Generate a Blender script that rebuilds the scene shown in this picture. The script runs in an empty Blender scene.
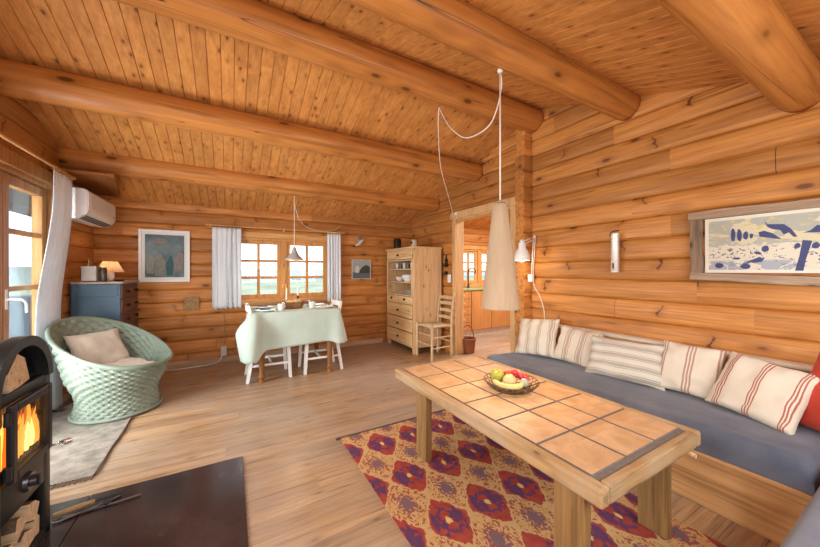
import bpy, bmesh, math, random
from mathutils import Vector, Matrix, noise as mnoise
random.seed(7)
PI = math.pi
S = bpy.context.scene
COL = S.collection
H = 1.2                     # camera height

# ------------------------------------------------------------------ helpers
def rad(a): return math.radians(a)

def link(name, me, parent=None):
    o = bpy.data.objects.new(name, me)
    COL.objects.link(o)
    if parent is not None:
        o.parent = parent
    return o

def tag(o, label=None, cat=None, group=None, kind=None):
    if label: o['label'] = label
    if cat: o['category'] = cat
    if group: o['group'] = group
    if kind: o['kind'] = kind
    return o

def obj(name, bm, mat, parent=None, smooth=False, angle=None, recalc=True):
    """link a bmesh as ONE mesh object; mesh coordinates are local to the parent"""
    if recalc:
        bmesh.ops.recalc_face_normals(bm, faces=bm.faces[:])
    me = bpy.data.meshes.new(name)
    bm.to_mesh(me); bm.free()
    for m in (mat if isinstance(mat, (list, tuple)) else [mat]):
        me.materials.append(m)
    if smooth:
        me.polygons.foreach_set('use_smooth', [True] * len(me.polygons))
        if angle:
            try: me.set_sharp_from_angle(angle=rad(angle))
            except Exception: pass
    me.update()
    return link(name, me, parent)

def wobj(name, bm, mat, parent, **k):
    """same, but the bmesh is in world coordinates and the (unrotated) parent stands at its location"""
    bmesh.ops.translate(bm, verts=bm.verts[:], vec=-parent.location)
    return obj(name, bm, mat, parent, **k)

def solo(name, bm, mat, base, label, cat, group=None, **k):
    """a thing that is one mesh; bmesh in world coordinates, origin moved to base"""
    base = Vector(base)
    bmesh.ops.translate(bm, verts=bm.verts[:], vec=-base)
    o = obj(name, bm, mat, None, **k)
    o.location = base
    return tag(o, label, cat, group)

def thing(name, label, cat, loc=(0, 0, 0), rotz=0, group=None):
    o = link(name, None)
    o.empty_display_size = 0.1
    o.location = loc; o.rotation_euler = (0, 0, rotz)
    return tag(o, label, cat, group)

def dup(root, loc, rotz=0, label=None):
    r = root.copy(); COL.objects.link(r)
    r.location = loc; r.rotation_euler = (0, 0, rotz)
    if label: r['label'] = label
    for ch in list(root.children):
        c = ch.copy(); COL.objects.link(c); c.parent = r
        for g in list(ch.children):
            d = g.copy(); COL.objects.link(d); d.parent = c
    return r

def B(): return bmesh.new()

def box(bm, lo, hi, bev=0.0, rot=None, seg=2, mat=0):
    lo, hi = Vector(lo), Vector(hi)
    c = (lo + hi) / 2; s = hi - lo
    t = bmesh.new()
    bmesh.ops.create_cube(t, size=1.0)
    for v in t.verts:
        v.co = Vector((v.co.x * s.x, v.co.y * s.y, v.co.z * s.z))
    if bev > 0:
        bmesh.ops.bevel(t, geom=t.edges[:] , offset=min(bev, min(s) * 0.45), segments=seg, profile=0.5, affect='EDGES')
    M = Matrix.Translation(c) @ (rot.to_4x4() if rot is not None else Matrix.Identity(4))
    merge(bm, t, M, mat)

def merge(bm, t, M=None, mat=0):
    mp = {}
    for v in t.verts:
        mp[v] = bm.verts.new(M @ v.co if M is not None else v.co)
    for f in t.faces:
        try:
            nf = bm.faces.new([mp[v] for v in f.verts]); nf.material_index = mat if mat else f.material_index
            nf.smooth = f.smooth
        except ValueError: pass
    t.free()

def frame_of(d):
    d = d.normalized()
    a = Vector((0, 0, 1)) if abs(d.z) < 0.95 else Vector((1, 0, 0))
    u = d.cross(a).normalized(); v = d.cross(u).normalized()
    return u, v

def loft(bm, rings, close=True, cap=True, mat=0):
    vs = [[bm.verts.new(p) for p in r] for r in rings]
    n = len(vs[0])
    for a, b in zip(vs[:-1], vs[1:]):
        for i in range(n if close else n - 1):
            j = (i + 1) % n
            f = bm.faces.new((a[i], a[j], b[j], b[i])); f.material_index = mat
    if cap and close:
        for r in (vs[0], vs[-1]):
            try: f = bm.faces.new(r); f.material_index = mat
            except ValueError: pass
    return vs

def rod(bm, p0, p1, r0, r1=None, n=12, mat=0):
    p0, p1 = Vector(p0), Vector(p1)
    if r1 is None: r1 = r0
    u, v = frame_of(p1 - p0)
    rings = [[p + (u * math.cos(2 * PI * i / n) + v * math.sin(2 * PI * i / n)) * r for i in range(n)] for p, r in ((p0, r0), (p1, r1))]
    loft(bm, rings, mat=mat)

def smooth_pts(pts, k=6):
    P = [Vector(p) for p in pts]
    if len(P) < 3: return P
    out = []
    for i in range(len(P) - 1):
        a, b, c, d = P[max(i - 1, 0)], P[i], P[i + 1], P[min(i + 2, len(P) - 1)]
        for s in range(k):
            t = s / k
            out.append(0.5 * ((2 * b) + (c - a) * t + (2 * a - 5 * b + 4 * c - d) * t * t + (3 * b - a - 3 * c + d) * t ** 3))
    out.append(P[-1])
    return out

def tube(bm, pts, r, n=8, k=6, closed=False, mat=0, sm=True):
    P = smooth_pts(pts, k) if sm else [Vector(p) for p in pts]
    rr = r if callable(r) else (lambda t: r)
    rings = []
    prev = None
    m = len(P)
    for i, p in enumerate(P):
        if closed: d = P[(i + 1) % m] - P[(i - 1) % m]
        else: d = P[min(i + 1, m - 1)] - P[max(i - 1, 0)]
        if d.length < 1e-9: d = Vector((0, 0, 1))
        d.normalize()
        if prev is None: u, v = frame_of(d)
        else:
            u = (prev - d * prev.dot(d))
            u = u.normalized() if u.length > 1e-6 else frame_of(d)[0]
            v = d.cross(u).normalized()
        prev = u
        q = rr(i / max(m - 1, 1))
        rings.append([p + (u * math.cos(2 * PI * j / n) + v * math.sin(2 * PI * j / n)) * q for j in range(n)])
    if closed:
        rings.append(rings[0])
        loft(bm, rings[:-1], cap=False, mat=mat)
        vs = bm.verts[:]
        a = vs[-n:]; b = vs[len(vs) - n * m: len(vs) - n * (m - 1)]
        # best offset
        best = min(range(n), key=lambda o: sum((a[j].co - b[(j + o) % n].co).length for j in range(n)))
        for j in range(n):
            f = bm.faces.new((a[j], a[(j + 1) % n], b[(j + 1 + best) % n], b[(j + best) % n])); f.material_index = mat
    else:
        loft(bm, rings, mat=mat)

def lathe(bm, prof, c=(0, 0, 0), n=24, mat=0, cap=True, wob=None):
    c = Vector(c)
    rings = []
    for (r, z) in prof:
        rings.append([c + Vector(((r + (wob(i, z) if wob else 0)) * math.cos(2 * PI * i / n), (r + (wob(i, z) if wob else 0)) * math.sin(2 * PI * i / n), z)) for i in range(n)])
    loft(bm, rings, cap=cap, mat=mat)

def ball(bm, c, r, sx=1, sy=1, sz=1, n=14, m=10, rot=None, mat=0):
    t = bmesh.new()
    bmesh.ops.create_uvsphere(t, u_segments=n, v_segments=m, radius=r)
    for v in t.verts: v.co = Vector((v.co.x * sx, v.co.y * sy, v.co.z * sz))
    M = Matrix.Translation(Vector(c)) @ (rot.to_4x4() if rot is not None else Matrix.Identity(4))
    merge(bm, t, M, mat)

def prism(bm, poly, d0, d1, axis='x', mat=0):
    """extrude a 2D polygon: axis 'x' -> poly is (y,z); 'y' -> (x,z); 'z' -> (x,y)"""
    def P(p, d):
        return {'x': (d, p[0], p[1]), 'y': (p[0], d, p[1]), 'z': (p[0], p[1], d)}[axis]
    loft(bm, [[P(p, d0) for p in poly], [P(p, d1) for p in poly]], mat=mat)

# ------------------------------------------------------------------ materials
class NT:
    def __init__(s, name):
        s.m = bpy.data.materials.new(name); s.m.use_nodes = True
        s.t = s.m.node_tree; s.t.nodes.clear()
        s.out = s.t.nodes.new('ShaderNodeOutputMaterial')
    def n(s, kind, **k):
        x = s.t.nodes.new(kind)
        for a, b in k.items(): setattr(x, a, b)
        return x
    def put(s, inp, val):
        if isinstance(val, bpy.types.NodeSocket): s.t.links.new(val, inp)
        elif val is not None:
            if isinstance(val, (tuple, list)) and len(val) == 3 and inp.type == 'RGBA': val = (*val, 1)
            inp.default_value = val
    def math(s, op, a, b=None, c=None, clamp=False):
        x = s.n('ShaderNodeMath', operation=op); x.use_clamp = clamp
        s.put(x.inputs[0], a)
        if b is not None: s.put(x.inputs[1], b)
        if c is not None: s.put(x.inputs[2], c)
        return x.outputs[0]
    def comb(s, x, y, z):
        c = s.n('ShaderNodeCombineXYZ')
        for i, v in enumerate((x, y, z)): s.put(c.inputs[i], v)
        return c.outputs[0]
    def noise(s, vec, scale=1, detail=3, rough=0.5, dist=0.0):
        x = s.n('ShaderNodeTexNoise'); s.put(x.inputs['Vector'], vec)
        x.inputs['Scale'].default_value = scale; x.inputs['Detail'].default_value = detail
        x.inputs['Roughness'].default_value = rough; x.inputs['Distortion'].default_value = dist
        return x.outputs[0]
    def rng(s, v, a, b, c=0.0, d=1.0, smooth=False):
        x = s.n('ShaderNodeMapRange'); x.clamp = True
        if smooth: x.interpolation_type = 'SMOOTHSTEP'
        s.put(x.inputs[0], v)
        for i, q in enumerate((a, b, c, d)): x.inputs[i + 1].default_value = q
        return x.outputs[0]
    def mix(s, f, a, b, mode='MIX'):
        x = s.n('ShaderNodeMix', data_type='RGBA', blend_type=mode)
        s.put(x.inputs[0], f); s.put(x.inputs[6], a); s.put(x.inputs[7], b)
        return x.outputs[2]
    def ramp(s, v, stops, const=False):
        x = s.n('ShaderNodeValToRGB')
        cr = x.color_ramp
        cr.interpolation = 'CONSTANT' if const else 'LINEAR'
        while len(cr.elements) < len(stops): cr.elements.new(0.5)
        for e, (p, c) in zip(cr.elements, stops):
            e.position = p; e.color = (*c, 1) if len(c) == 3 else c
        s.put(x.inputs[0], v)
        return x.outputs[0]
    def obj_xyz(s):
        tc = s.n('ShaderNodeTexCoord'); sp = s.n('ShaderNodeSeparateXYZ')
        s.t.links.new(tc.outputs['Object'], sp.inputs[0])
        return tc.outputs['Object'], sp.outputs[0], sp.outputs[1], sp.outputs[2]
    def bsdf(s, col, rough=0.5, metal=0.0, bump=None, bstr=0.2, bdist=0.01, **k):
        p = s.n('ShaderNodeBsdfPrincipled')
        s.put(p.inputs['Base Color'], col); s.put(p.inputs['Roughness'], rough); s.put(p.inputs['Metallic'], metal)
        for a, b in k.items():
            s.put(p.inputs[a.replace('_', ' ')], b)
        if bump is not None:
            bn = s.n('ShaderNodeBump'); bn.inputs['Strength'].default_value = bstr; bn.inputs['Distance'].default_value = bdist
            s.put(bn.inputs['Height'], bump)
            s.t.links.new(bn.outputs[0], p.inputs['Normal'])
        return p.outputs[0]
    def done(s, sh):
        s.t.links.new(sh, s.out.inputs[0]); return s.m

def plain(name, col, rough=0.5, metal=0.0, var=0.12, scale=12, bstr=0.06, **k):
    T = NT(name); v, x, y, z = T.obj_xyz()
    n = T.noise(v, scale, 4, 0.6)
    f = T.rng(n, 0.3, 0.7)
    c = T.mix(f, tuple(q * (1 - var) for q in col), tuple(min(q * (1 + var), 1) for q in col))
    return T.done(T.bsdf(c, rough, metal, n, bstr, 0.004, **k))

def wood(name, lo, hi, dark, axis='x', pax=None, pitch=0.163, off=0.0, seg=2.3, rough=0.45, var=0.3, knots=0.055,
         kden=(1.5, 7.0), gscale=1.0, wear=None, bstr=0.12, spec=0.3, checks=0.0, cracks=0.0, tint=0.22, streak=0.5):
    """pine grain running along axis; pax/pitch offset the pattern board by board"""
    T = NT(name); v, x, y, z = T.obj_xyz()
    C = {'x': x, 'y': y, 'z': z}
    others = [q for q in 'xyz' if q != axis]
    a = C[axis]; b, c = C[others[0]], C[others[1]]
    if pax:
        pid = T.math('FLOOR', T.math('DIVIDE', T.math('SUBTRACT', C[pax], off), pitch))
        w1 = T.n('ShaderNodeTexWhiteNoise', noise_dimensions='1D'); T.put(w1.inputs['W'], pid)
        sid = T.math('FLOOR', T.math('ADD', T.math('DIVIDE', a, seg), T.math('MULTIPLY', w1.outputs[0], 5.0)))
        w2 = T.n('ShaderNodeTexWhiteNoise', noise_dimensions='2D'); T.put(w2.inputs['Vector'], T.comb(pid, sid, 0.0))
        rnd = w2.outputs[0]
        aa = T.math('ADD', a, T.math('MULTIPLY', rnd, 37.0))
    else:
        rnd = None; aa = a
    gv = T.comb(T.math('MULTIPLY', aa, 0.9 * gscale), T.math('MULTIPLY', b, 13.0 * gscale), T.math('MULTIPLY', c, 13.0 * gscale))
    g1 = T.noise(gv, 1.6, 5, 0.6, 0.6)
    g2 = T.noise(T.comb(T.math('MULTIPLY', aa, 2.0 * gscale), T.math('MULTIPLY', b, 60.0 * gscale), T.math('MULTIPLY', c, 60.0 * gscale)), 1.5, 3, 0.6)
    big = T.noise(T.comb(T.math('MULTIPLY', aa, 1.1), T.math('MULTIPLY', b, 2.2), T.math('MULTIPLY', c, 2.2)), 1.1, 2, 0.5)
    f = T.math('ADD', T.math('MULTIPLY', T.rng(g1, 0.34, 0.66), 0.55), T.math('MULTIPLY', T.rng(g2, 0.35, 0.65), 0.30))
    f = T.math('ADD', f, T.math('MULTIPLY', T.rng(big, 0.3, 0.7), 0.2))
    col = T.mix(f, lo, hi)
    if rnd is not None:
        br = T.rng(rnd, 0, 1, 1 - var * 0.6, 1 + var * 0.4)
        col = T.mix(1.0, col, T.comb(br, br, br), 'MULTIPLY')
        w3 = T.n('ShaderNodeTexWhiteNoise', noise_dimensions='1D'); T.put(w3.inputs['W'], T.math('MULTIPLY', rnd, 91.7))
        col = T.mix(T.math('MULTIPLY', w3.outputs[0], tint), col, dark)
    if streak:
        g3 = T.noise(T.comb(T.math('MULTIPLY', aa, 1.3 * gscale), T.math('MULTIPLY', b, 34.0 * gscale), T.math('MULTIPLY', c, 34.0 * gscale)), 1.2, 3, 0.65, 0.3)
        col = T.mix(T.rng(g3, 0.53, 0.66, 0.0, streak), col, tuple(q * 0.45 for q in lo))
    if cracks:
        # short curved checks that cross a log at its knot whorls
        ca = T.math('ADD', T.math('DIVIDE', aa, 0.62), T.math('MULTIPLY', T.math('SUBTRACT', T.noise(T.comb(T.math('MULTIPLY', aa, 2.0), 0.0, T.math('MULTIPLY', C[pax], 11.0)), 1.0, 2, 0.5), 0.5), 0.30))
        cell = T.math('FLOOR', ca)
        wc_ = T.n('ShaderNodeTexWhiteNoise', noise_dimensions='2D'); T.put(wc_.inputs['Vector'], T.comb(pid, cell, 0.0))
        dd = T.math('ABSOLUTE', T.math('SUBTRACT', T.math('FRACT', ca), T.rng(wc_.outputs[0], 0, 1, 0.2, 0.8)))
        w5 = T.n('ShaderNodeTexWhiteNoise', noise_dimensions='2D'); T.put(w5.inputs['Vector'], T.comb(cell, pid, 0.0))
        fz = T.math('FRACT', T.math('DIVIDE', T.math('SUBTRACT', C[pax], off), pitch))
        zone = T.rng(T.math('ABSOLUTE', T.math('SUBTRACT', fz, w5.outputs[0])), 0.20, 0.34, 1.0, 0.0)
        thick_ = T.rng(T.noise(T.comb(T.math('MULTIPLY', aa, 9.0), 0.0, T.math('MULTIPLY', C[pax], 30.0)), 1.0, 2, 0.5), 0.35, 0.65, 0.004, 0.022)
        ck_ = T.math('LESS_THAN', dd, thick_)
        ck_ = T.math('MULTIPLY', T.math('MULTIPLY', ck_, zone), T.math('GREATER_THAN', w5.outputs[0], 0.42))
        halo_ = T.math('MULTIPLY', T.math('MULTIPLY', T.rng(dd, 0.02, 0.11, 0.35, 0.0), zone), T.math('GREATER_THAN', w5.outputs[0], 0.42))
        col = T.mix(halo_, col, tuple(q * 0.6 for q in lo))
        col = T.mix(T.math('MULTIPLY', ck_, 0.85 * cracks), col, dark)
    if knots:
        vo = T.n('ShaderNodeTexVoronoi', feature='F1'); vo.inputs['Scale'].default_value = 1.0
        T.put(vo.inputs['Vector'], T.comb(T.math('MULTIPLY', aa, kden[0]), T.math('MULTIPLY', b, kden[1]), T.math('MULTIPLY', c, kden[1])))
        d = vo.outputs['Distance']
        k1 = T.rng(d, knots, knots * 2.0, 1.0, 0.0, True)
        k2 = T.rng(d, knots * 1.6, knots * 5.0, 0.45, 0.0, True)
        col = T.mix(k2, col, tuple(q * 0.7 for q in lo))
        col = T.mix(T.math('MULTIPLY', k1, 0.85), col, dark)
    if checks:
        n3 = T.noise(T.comb(T.math('MULTIPLY', aa, 0.24), T.math('MULTIPLY', b, 9.0), T.math('MULTIPLY', c, 9.0)), 1.3, 1, 0.5, 0.0)
        ck = T.math('MULTIPLY', T.rng(T.math('ABSOLUTE', T.math('SUBTRACT', n3, 0.5)), 0.0, 0.006, 1.0, 0.0), checks)
        gate = T.rng(T.noise(T.comb(aa, T.math('MULTIPLY', b, 4.0), T.math('MULTIPLY', c, 4.0)), 0.9, 1, 0.5), 0.50, 0.56)
        col = T.mix(T.math('MULTIPLY', ck, gate), col, tuple(q * 0.6 for q in dark))
    if wear:
        wn = T.noise(v, wear[1], 4, 0.6)
        col = T.mix(T.rng(wn, 0.38, 0.66, 0, wear[2]), col, wear[0])
    return T.done(T.bsdf(col, T.rng(g1, 0.3, 0.7, rough + 0.1, rough - 0.05), 0.0, g2, bstr, 0.003, Specular_IOR_Level=spec))

def fabric(name, col, col2=None, weave=420, rough=0.9, var=0.12, wr=6, sheen=0.15, bstr=0.25):
    T = NT(name); v, x, y, z = T.obj_xyz()
    n = T.noise(v, wr, 4, 0.6); w = T.noise(v, weave, 1, 0.5)
    c = T.mix(T.rng(n, 0.3, 0.7), tuple(q * (1 - var) for q in (col)), tuple(min(1, q * (1 + var)) for q in (col2 or col)))
    c = T.mix(T.rng(w, 0.3, 0.7, 0, 0.25), c, tuple(q * 0.75 for q in col))
    return T.done(T.bsdf(c, rough, 0, w, bstr, 0.001, Sheen_Weight=sheen, Specular_IOR_Level=0.1))

def striped(name, ground, stops, axis='x', period=0.14, phase=0.0, bstr=0.3):
    T = NT(name); v, x, y, z = T.obj_xyz()
    a = {'x': x, 'z': z}[axis]
    nz = T.noise(v, 9, 2, 0.5)
    a = T.math('ADD', a, T.math('MULTIPLY', T.math('SUBTRACT', nz, 0.5), 0.006))
    f = T.math('FRACT', T.math('ADD', T.math('DIVIDE', a, period), phase + 10.0))
    st = T.ramp(f, stops, True)
    w = T.noise(v, 400, 1, 0.5)
    c = T.mix(T.rng(w, 0.3, 0.7, 0, 0.18), st, tuple(q * 0.7 for q in ground))
    return T.done(T.bsdf(c, 0.9, 0, w, bstr, 0.001, Specular_IOR_Level=0.1, Sheen_Weight=0.1))

def emit(name, col, st):
    T = NT(name); e = T.n('ShaderNodeEmission'); T.put(e.inputs[0], col); e.inputs[1].default_value = st
    return T.done(e.outputs[0])

def thin(name, col, tr=0.4, rough=0.8, grain=None):
    """cloth or paper that lets some light through"""
    T = NT(name); v, x, y, z = T.obj_xyz()
    if grain: n = T.noise(T.comb(T.math('MULTIPLY', x, grain), T.math('MULTIPLY', y, grain), T.math('MULTIPLY', z, 1.5)), 1.5, 4, 0.6)
    else: n = T.noise(v, 14, 4, 0.6)
    c = T.mix(T.rng(n, 0.3, 0.7), tuple(q * (0.86 if grain else 0.95) for q in col), col)
    d = T.bsdf(c, rough, 0, n, 0.08, 0.003, Specular_IOR_Level=0.15)
    t = T.n('ShaderNodeBsdfTranslucent'); T.put(t.inputs[0], c)
    m = T.n('ShaderNodeMixShader'); m.inputs[0].default_value = tr
    T.t.links.new(d, m.inputs[1]); T.t.links.new(t.outputs[0], m.inputs[2])
    return T.done(m.outputs[0])

def pane(name, tint=(0.95, 0.98, 0.98), refl=0.06):
    T = NT(name)
    tr = T.n('ShaderNodeBsdfTransparent'); T.put(tr.inputs[0], tint)
    gl = T.n('ShaderNodeBsdfGlossy'); gl.inputs['Roughness'].default_value = 0.02
    fr = T.n('ShaderNodeFresnel'); fr.inputs[0].default_value = 1.35
    m = T.n('ShaderNodeMixShader')
    T.t.links.new(T.math('ADD', T.math('MULTIPLY', fr.outputs[0], 0.4), refl * 0.2, clamp=True), m.inputs[0])
    T.t.links.new(tr.outputs[0], m.inputs[1]); T.t.links.new(gl.outputs[0], m.inputs[2])
    return T.done(m.outputs[0])

PL, PH, PD = (0.38, 0.130, 0.027), (0.70, 0.318, 0.086), (0.11, 0.03, 0.008)
M = {}
M['log_y'] = wood('pine_logs_depth', PL, PH, PD, 'y', 'z', 0.163, -0.012, 2.4, var=0.30, knots=0.06, kden=(2.4, 5.5), checks=0.7, cracks=1.0, streak=0.34)
M['log_x'] = wood('pine_logs_across', (0.39, 0.128, 0.026), (0.73, 0.325, 0.088), PD, 'x', 'z', 0.163, -0.012, 2.4, var=0.34, knots=0.075, kden=(2.6, 5.5), checks=0.6, cracks=0.6)
M['ceil'] = wood('pine_ceiling_boards', (0.46, 0.172, 0.040), (0.74, 0.342, 0.096), (0.13, 0.036, 0.010), 'y', 'x', 0.087, -1.45, 3.1, var=0.13, knots=0.085, kden=(6.5, 15.0), rough=0.5, tint=0.10, gscale=0.7, streak=0.22)
M['beam'] = wood('pine_round_beams', (0.40, 0.138, 0.031), (0.62, 0.262, 0.068), (0.09, 0.028, 0.008), 'x', rough=0.36, knots=0.085, kden=(3.0, 7.0), gscale=0.6, checks=1.0)
M['floor'] = wood('pine_floor_boards', (0.27, 0.140, 0.060), (0.60, 0.385, 0.205), (0.10, 0.042, 0.016), 'x', 'y', 0.118, 0.0, 2.2, var=0.3, knots=0.06, kden=(4.5, 12.0), rough=0.29, gscale=1.1,
                  wear=((0.40, 0.315, 0.25), 1.0, 0.8), spec=0.45, tint=0.2, streak=0.8)
M['trim'] = wood('pine_trim', (0.52, 0.225, 0.06), (0.72, 0.37, 0.125), PD, 'z', knots=0.03, kden=(2.2, 9))
M['trim_x'] = wood('pine_trim_across', (0.52, 0.25, 0.075), (0.74, 0.41, 0.16), PD, 'x', knots=0.0)
M['trim_y'] = wood('pine_trim_depth', (0.50, 0.23, 0.065), (0.72, 0.39, 0.14), PD, 'y', knots=0.0)
M['jamb'] = wood('pine_jamb', (0.55, 0.32, 0.13), (0.74, 0.48, 0.24), PD, 'z', knots=0.02, kden=(2.0, 9))
M['doorwood'] = wood('glazed_door_oak', (0.30, 0.125, 0.036), (0.50, 0.235, 0.075), (0.09, 0.03, 0.01), 'z', knots=0.0)
M['base'] = wood('grey_baseboard', (0.42, 0.26, 0.15), (0.60, 0.42, 0.28), PD, 'x', knots=0.0)
M['bench'] = wood('bench_pine', (0.42, 0.20, 0.07), (0.68, 0.40, 0.18), PD, 'y', knots=0.05, kden=(2.4, 6), gscale=0.8)
M['bench_x'] = wood('bench_pine_across', (0.42, 0.20, 0.07), (0.68, 0.40, 0.18), PD, 'x', knots=0.05, kden=(2.4, 6), gscale=0.8)
M['tblwood'] = wood('worn_table_oak', (0.27, 0.145, 0.058), (0.54, 0.34, 0.155), (0.10, 0.05, 0.022), 'y', knots=0.05, kden=(4, 10), gscale=1.2, wear=((0.48, 0.375, 0.26), 5, 0.6), streak=0.7)
M['tblwood_x'] = wood('worn_table_oak_across', (0.27, 0.145, 0.058), (0.54, 0.34, 0.155), (0.10, 0.05, 0.022), 'x', knots=0.05, kden=(4, 10), gscale=1.2, wear=((0.48, 0.375, 0.26), 5, 0.6), streak=0.7)
M['tblleg'] = wood('worn_table_leg', (0.175, 0.09, 0.03), (0.36, 0.205, 0.078), (0.10, 0.05, 0.02), 'z', knots=0.03, kden=(3, 10), gscale=1.2)
M['cab'] = wood('pale_pine_cabinet', (0.58, 0.36, 0.17), (0.82, 0.58, 0.33), PD, 'z', knots=0.045, kden=(4, 9))
M['cab_y'] = wood('pale_pine_drawer', (0.62, 0.38, 0.16), (0.84, 0.60, 0.32), PD, 'y', knots=0.04, kden=(4, 9))
M['chairwood'] = wood('ladderback_beech', (0.50, 0.34, 0.18), (0.70, 0.52, 0.31), PD, 'z', knots=0)
M['kitch'] = wood('kitchen_teak', (0.44, 0.185, 0.05), (0.60, 0.275, 0.085), (0.12, 0.03, 0.01), 'z', knots=0.0)
M['drift'] = wood('driftwood', (0.26, 0.17, 0.11), (0.52, 0.38, 0.27), (0.07, 0.045, 0.03), 'y', knots=0.06, kden=(5, 14), gscale=1.4, rough=0.8, bstr=0.4)
M['drift_z'] = wood('driftwood_upright', (0.17, 0.11, 0.075), (0.36, 0.25, 0.17), (0.06, 0.04, 0.03), 'z', knots=0.06, kden=(5, 14), gscale=1.4, rough=0.8, bstr=0.4)
M['turned'] = wood('turned_brown_leg', (0.20, 0.075, 0.02), (0.36, 0.155, 0.045), (0.06, 0.02, 0.01), 'z', knots=0)
M['rodwood'] = wood('rod_pine', (0.50, 0.25, 0.09), (0.66, 0.38, 0.16), PD, 'y', knots=0)
M['split'] = wood('split_firewood', (0.50, 0.33, 0.18), (0.76, 0.58, 0.38), (0.2, 0.1, 0.05), 'x', knots=0.05, kden=(5, 12), gscale=1.5, rough=0.85, bstr=0.4)
M['bark'] = plain('firewood_bark', (0.12, 0.075, 0.045), 0.95, var=0.5, scale=40, bstr=0.7)
M['iron'] = plain('black_cast_iron', (0.022, 0.022, 0.024), 0.42, 0.4, var=0.3, scale=60, bstr=0.08)
M['ironin'] = plain('sooty_firebrick', (0.10, 0.075, 0.055), 0.9, var=0.4, scale=20, bstr=0.3)
M['slate'] = plain('dark_hearth_plate', (0.040, 0.026, 0.026), 0.17, 0.0, var=0.5, scale=3.2, bstr=0.03, Specular_IOR_Level=0.6)
M['white'] = plain('white_paint', (0.80, 0.79, 0.76), 0.45, var=0.03)
M['whiteplastic'] = plain('white_plastic', (0.80, 0.81, 0.82), 0.35, var=0.02)
M['greyplastic'] = plain('grey_slats', (0.10, 0.10, 0.105), 0.5, var=0.1)
M['steel'] = plain('brushed_steel', (0.62, 0.60, 0.57), 0.28, 1.0, var=0.08, scale=90)
M['chrome'] = plain('chrome', (0.78, 0.78, 0.78), 0.15, 1.0, var=0.03)
M['brass'] = plain('brass', (0.70, 0.45, 0.15), 0.3, 1.0, var=0.08)
M['blackiron'] = plain('black_knob', (0.02, 0.018, 0.016), 0.4, 0.3, var=0.2)
M['bluechest'] = plain('blue_grey_paint', (0.045, 0.098, 0.155), 0.5, var=0.16, scale=7)
M['redchest'] = wood('dark_red_brown_drawers', (0.11, 0.042, 0.022), (0.21, 0.09, 0.05), (0.03, 0.012, 0.008), 'y', knots=0, rough=0.5)
M['chesttop'] = plain('grey_brown_top', (0.36, 0.28, 0.21), 0.5, var=0.25, scale=14)
M['curtain'] = thin('white_linen', (0.86, 0.905, 0.95), 0.25)  # slight blue in the colour offsets warm light bounced off the wood
M['cloth'] = fabric('sage_white_tablecloth', (0.47, 0.57, 0.48), (0.53, 0.62, 0.54), 500, var=0.04, wr=4)
M['blue'] = fabric('blue_grey_mattress', (0.112, 0.132, 0.185), (0.165, 0.175, 0.215), 300, var=0.20, wr=3, sheen=0.2)
M['cream'] = fabric('cream_canvas', (0.70, 0.60, 0.45), None, 300)
M['beige'] = fabric('beige_linen', (0.56, 0.49, 0.40), (0.64, 0.57, 0.48), 300)
M['red'] = fabric('red_cushion', (0.48, 0.045, 0.026), (0.58, 0.075, 0.04), 300)
M['pale_rug'] = fabric('grey_beige_rug', (0.165, 0.135, 0.10), (0.26, 0.22, 0.175), 120, var=0.3, wr=11, bstr=0.5)
M['rugedge'] = plain('dark_rug_binding', (0.10, 0.055, 0.035), 0.9, var=0.4, scale=80)
M['glass'] = pane('window_glass')
M['stoveglass'] = pane('stove_glass', (0.95, 0.90, 0.84), 0.0)
M['cord'] = plain('white_cord', (0.80, 0.76, 0.70), 0.5, var=0.03)
M['porcelain'] = plain('white_porcelain', (0.78, 0.78, 0.76), 0.2, var=0.02)
M['glassware'] = pane('drinking_glass', (0.93, 0.95, 0.95), 0.6)
M['basket'] = None
M['cone'] = thin('veneer_cone', (0.50, 0.365, 0.24), 0.06, grain=26)
M['pleat'] = thin('pleated_shade', (0.80, 0.58, 0.40), 0.55)
M['greyshade'] = plain('grey_enamel_shade', (0.42, 0.39, 0.36), 0.4, var=0.05)
M['wax'] = plain('white_wax', (0.85, 0.82, 0.75), 0.5, var=0.02, Subsurface_Weight=0.2)
M['flame'] = emit('flame', (1.0, 0.36, 0.05), 2.4)
M['flame_hot'] = emit('flame_hot', (1.0, 0.66, 0.22), 3.2)
M['flame_red'] = emit('flame_red', (1.0, 0.18, 0.015), 1.0)
M['bulb'] = emit('warm_bulb', (1.0, 0.78, 0.5), 22.0)
M['orangeterm'] = plain('knob_bakelite', (0.03, 0.03, 0.03), 0.3)

def wicker_mat(name, c1, c2, c3, sc=30):
    T = NT(name); v, x, y, z = T.obj_xyz()
    n = T.noise(v, 3.5, 3, 0.6); n2 = T.noise(v, sc * 3, 2, 0.5)
    c = T.mix(T.rng(n, 0.35, 0.65), c1, c2)
    c = T.mix(T.rng(n2, 0.42, 0.7, 0, 0.6), c, c3)
    return T.done(T.bsdf(c, 0.6, 0, n2, 0.2, 0.002))
M['wicker'] = wicker_mat('sage_green_wicker', (0.165, 0.23, 0.175), (0.25, 0.31, 0.245), (0.25, 0.21, 0.15))
M['basket'] = wicker_mat('brown_wicker', (0.22, 0.10, 0.035), (0.32, 0.16, 0.06), (0.10, 0.045, 0.02))
M['redbasket'] = wicker_mat('red_brown_wicker', (0.24, 0.07, 0.025), (0.33, 0.11, 0.04), (0.10, 0.03, 0.015))
M['rush'] = wicker_mat('rush_seat', (0.58, 0.44, 0.26), (0.68, 0.54, 0.34), (0.42, 0.29, 0.15))

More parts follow.
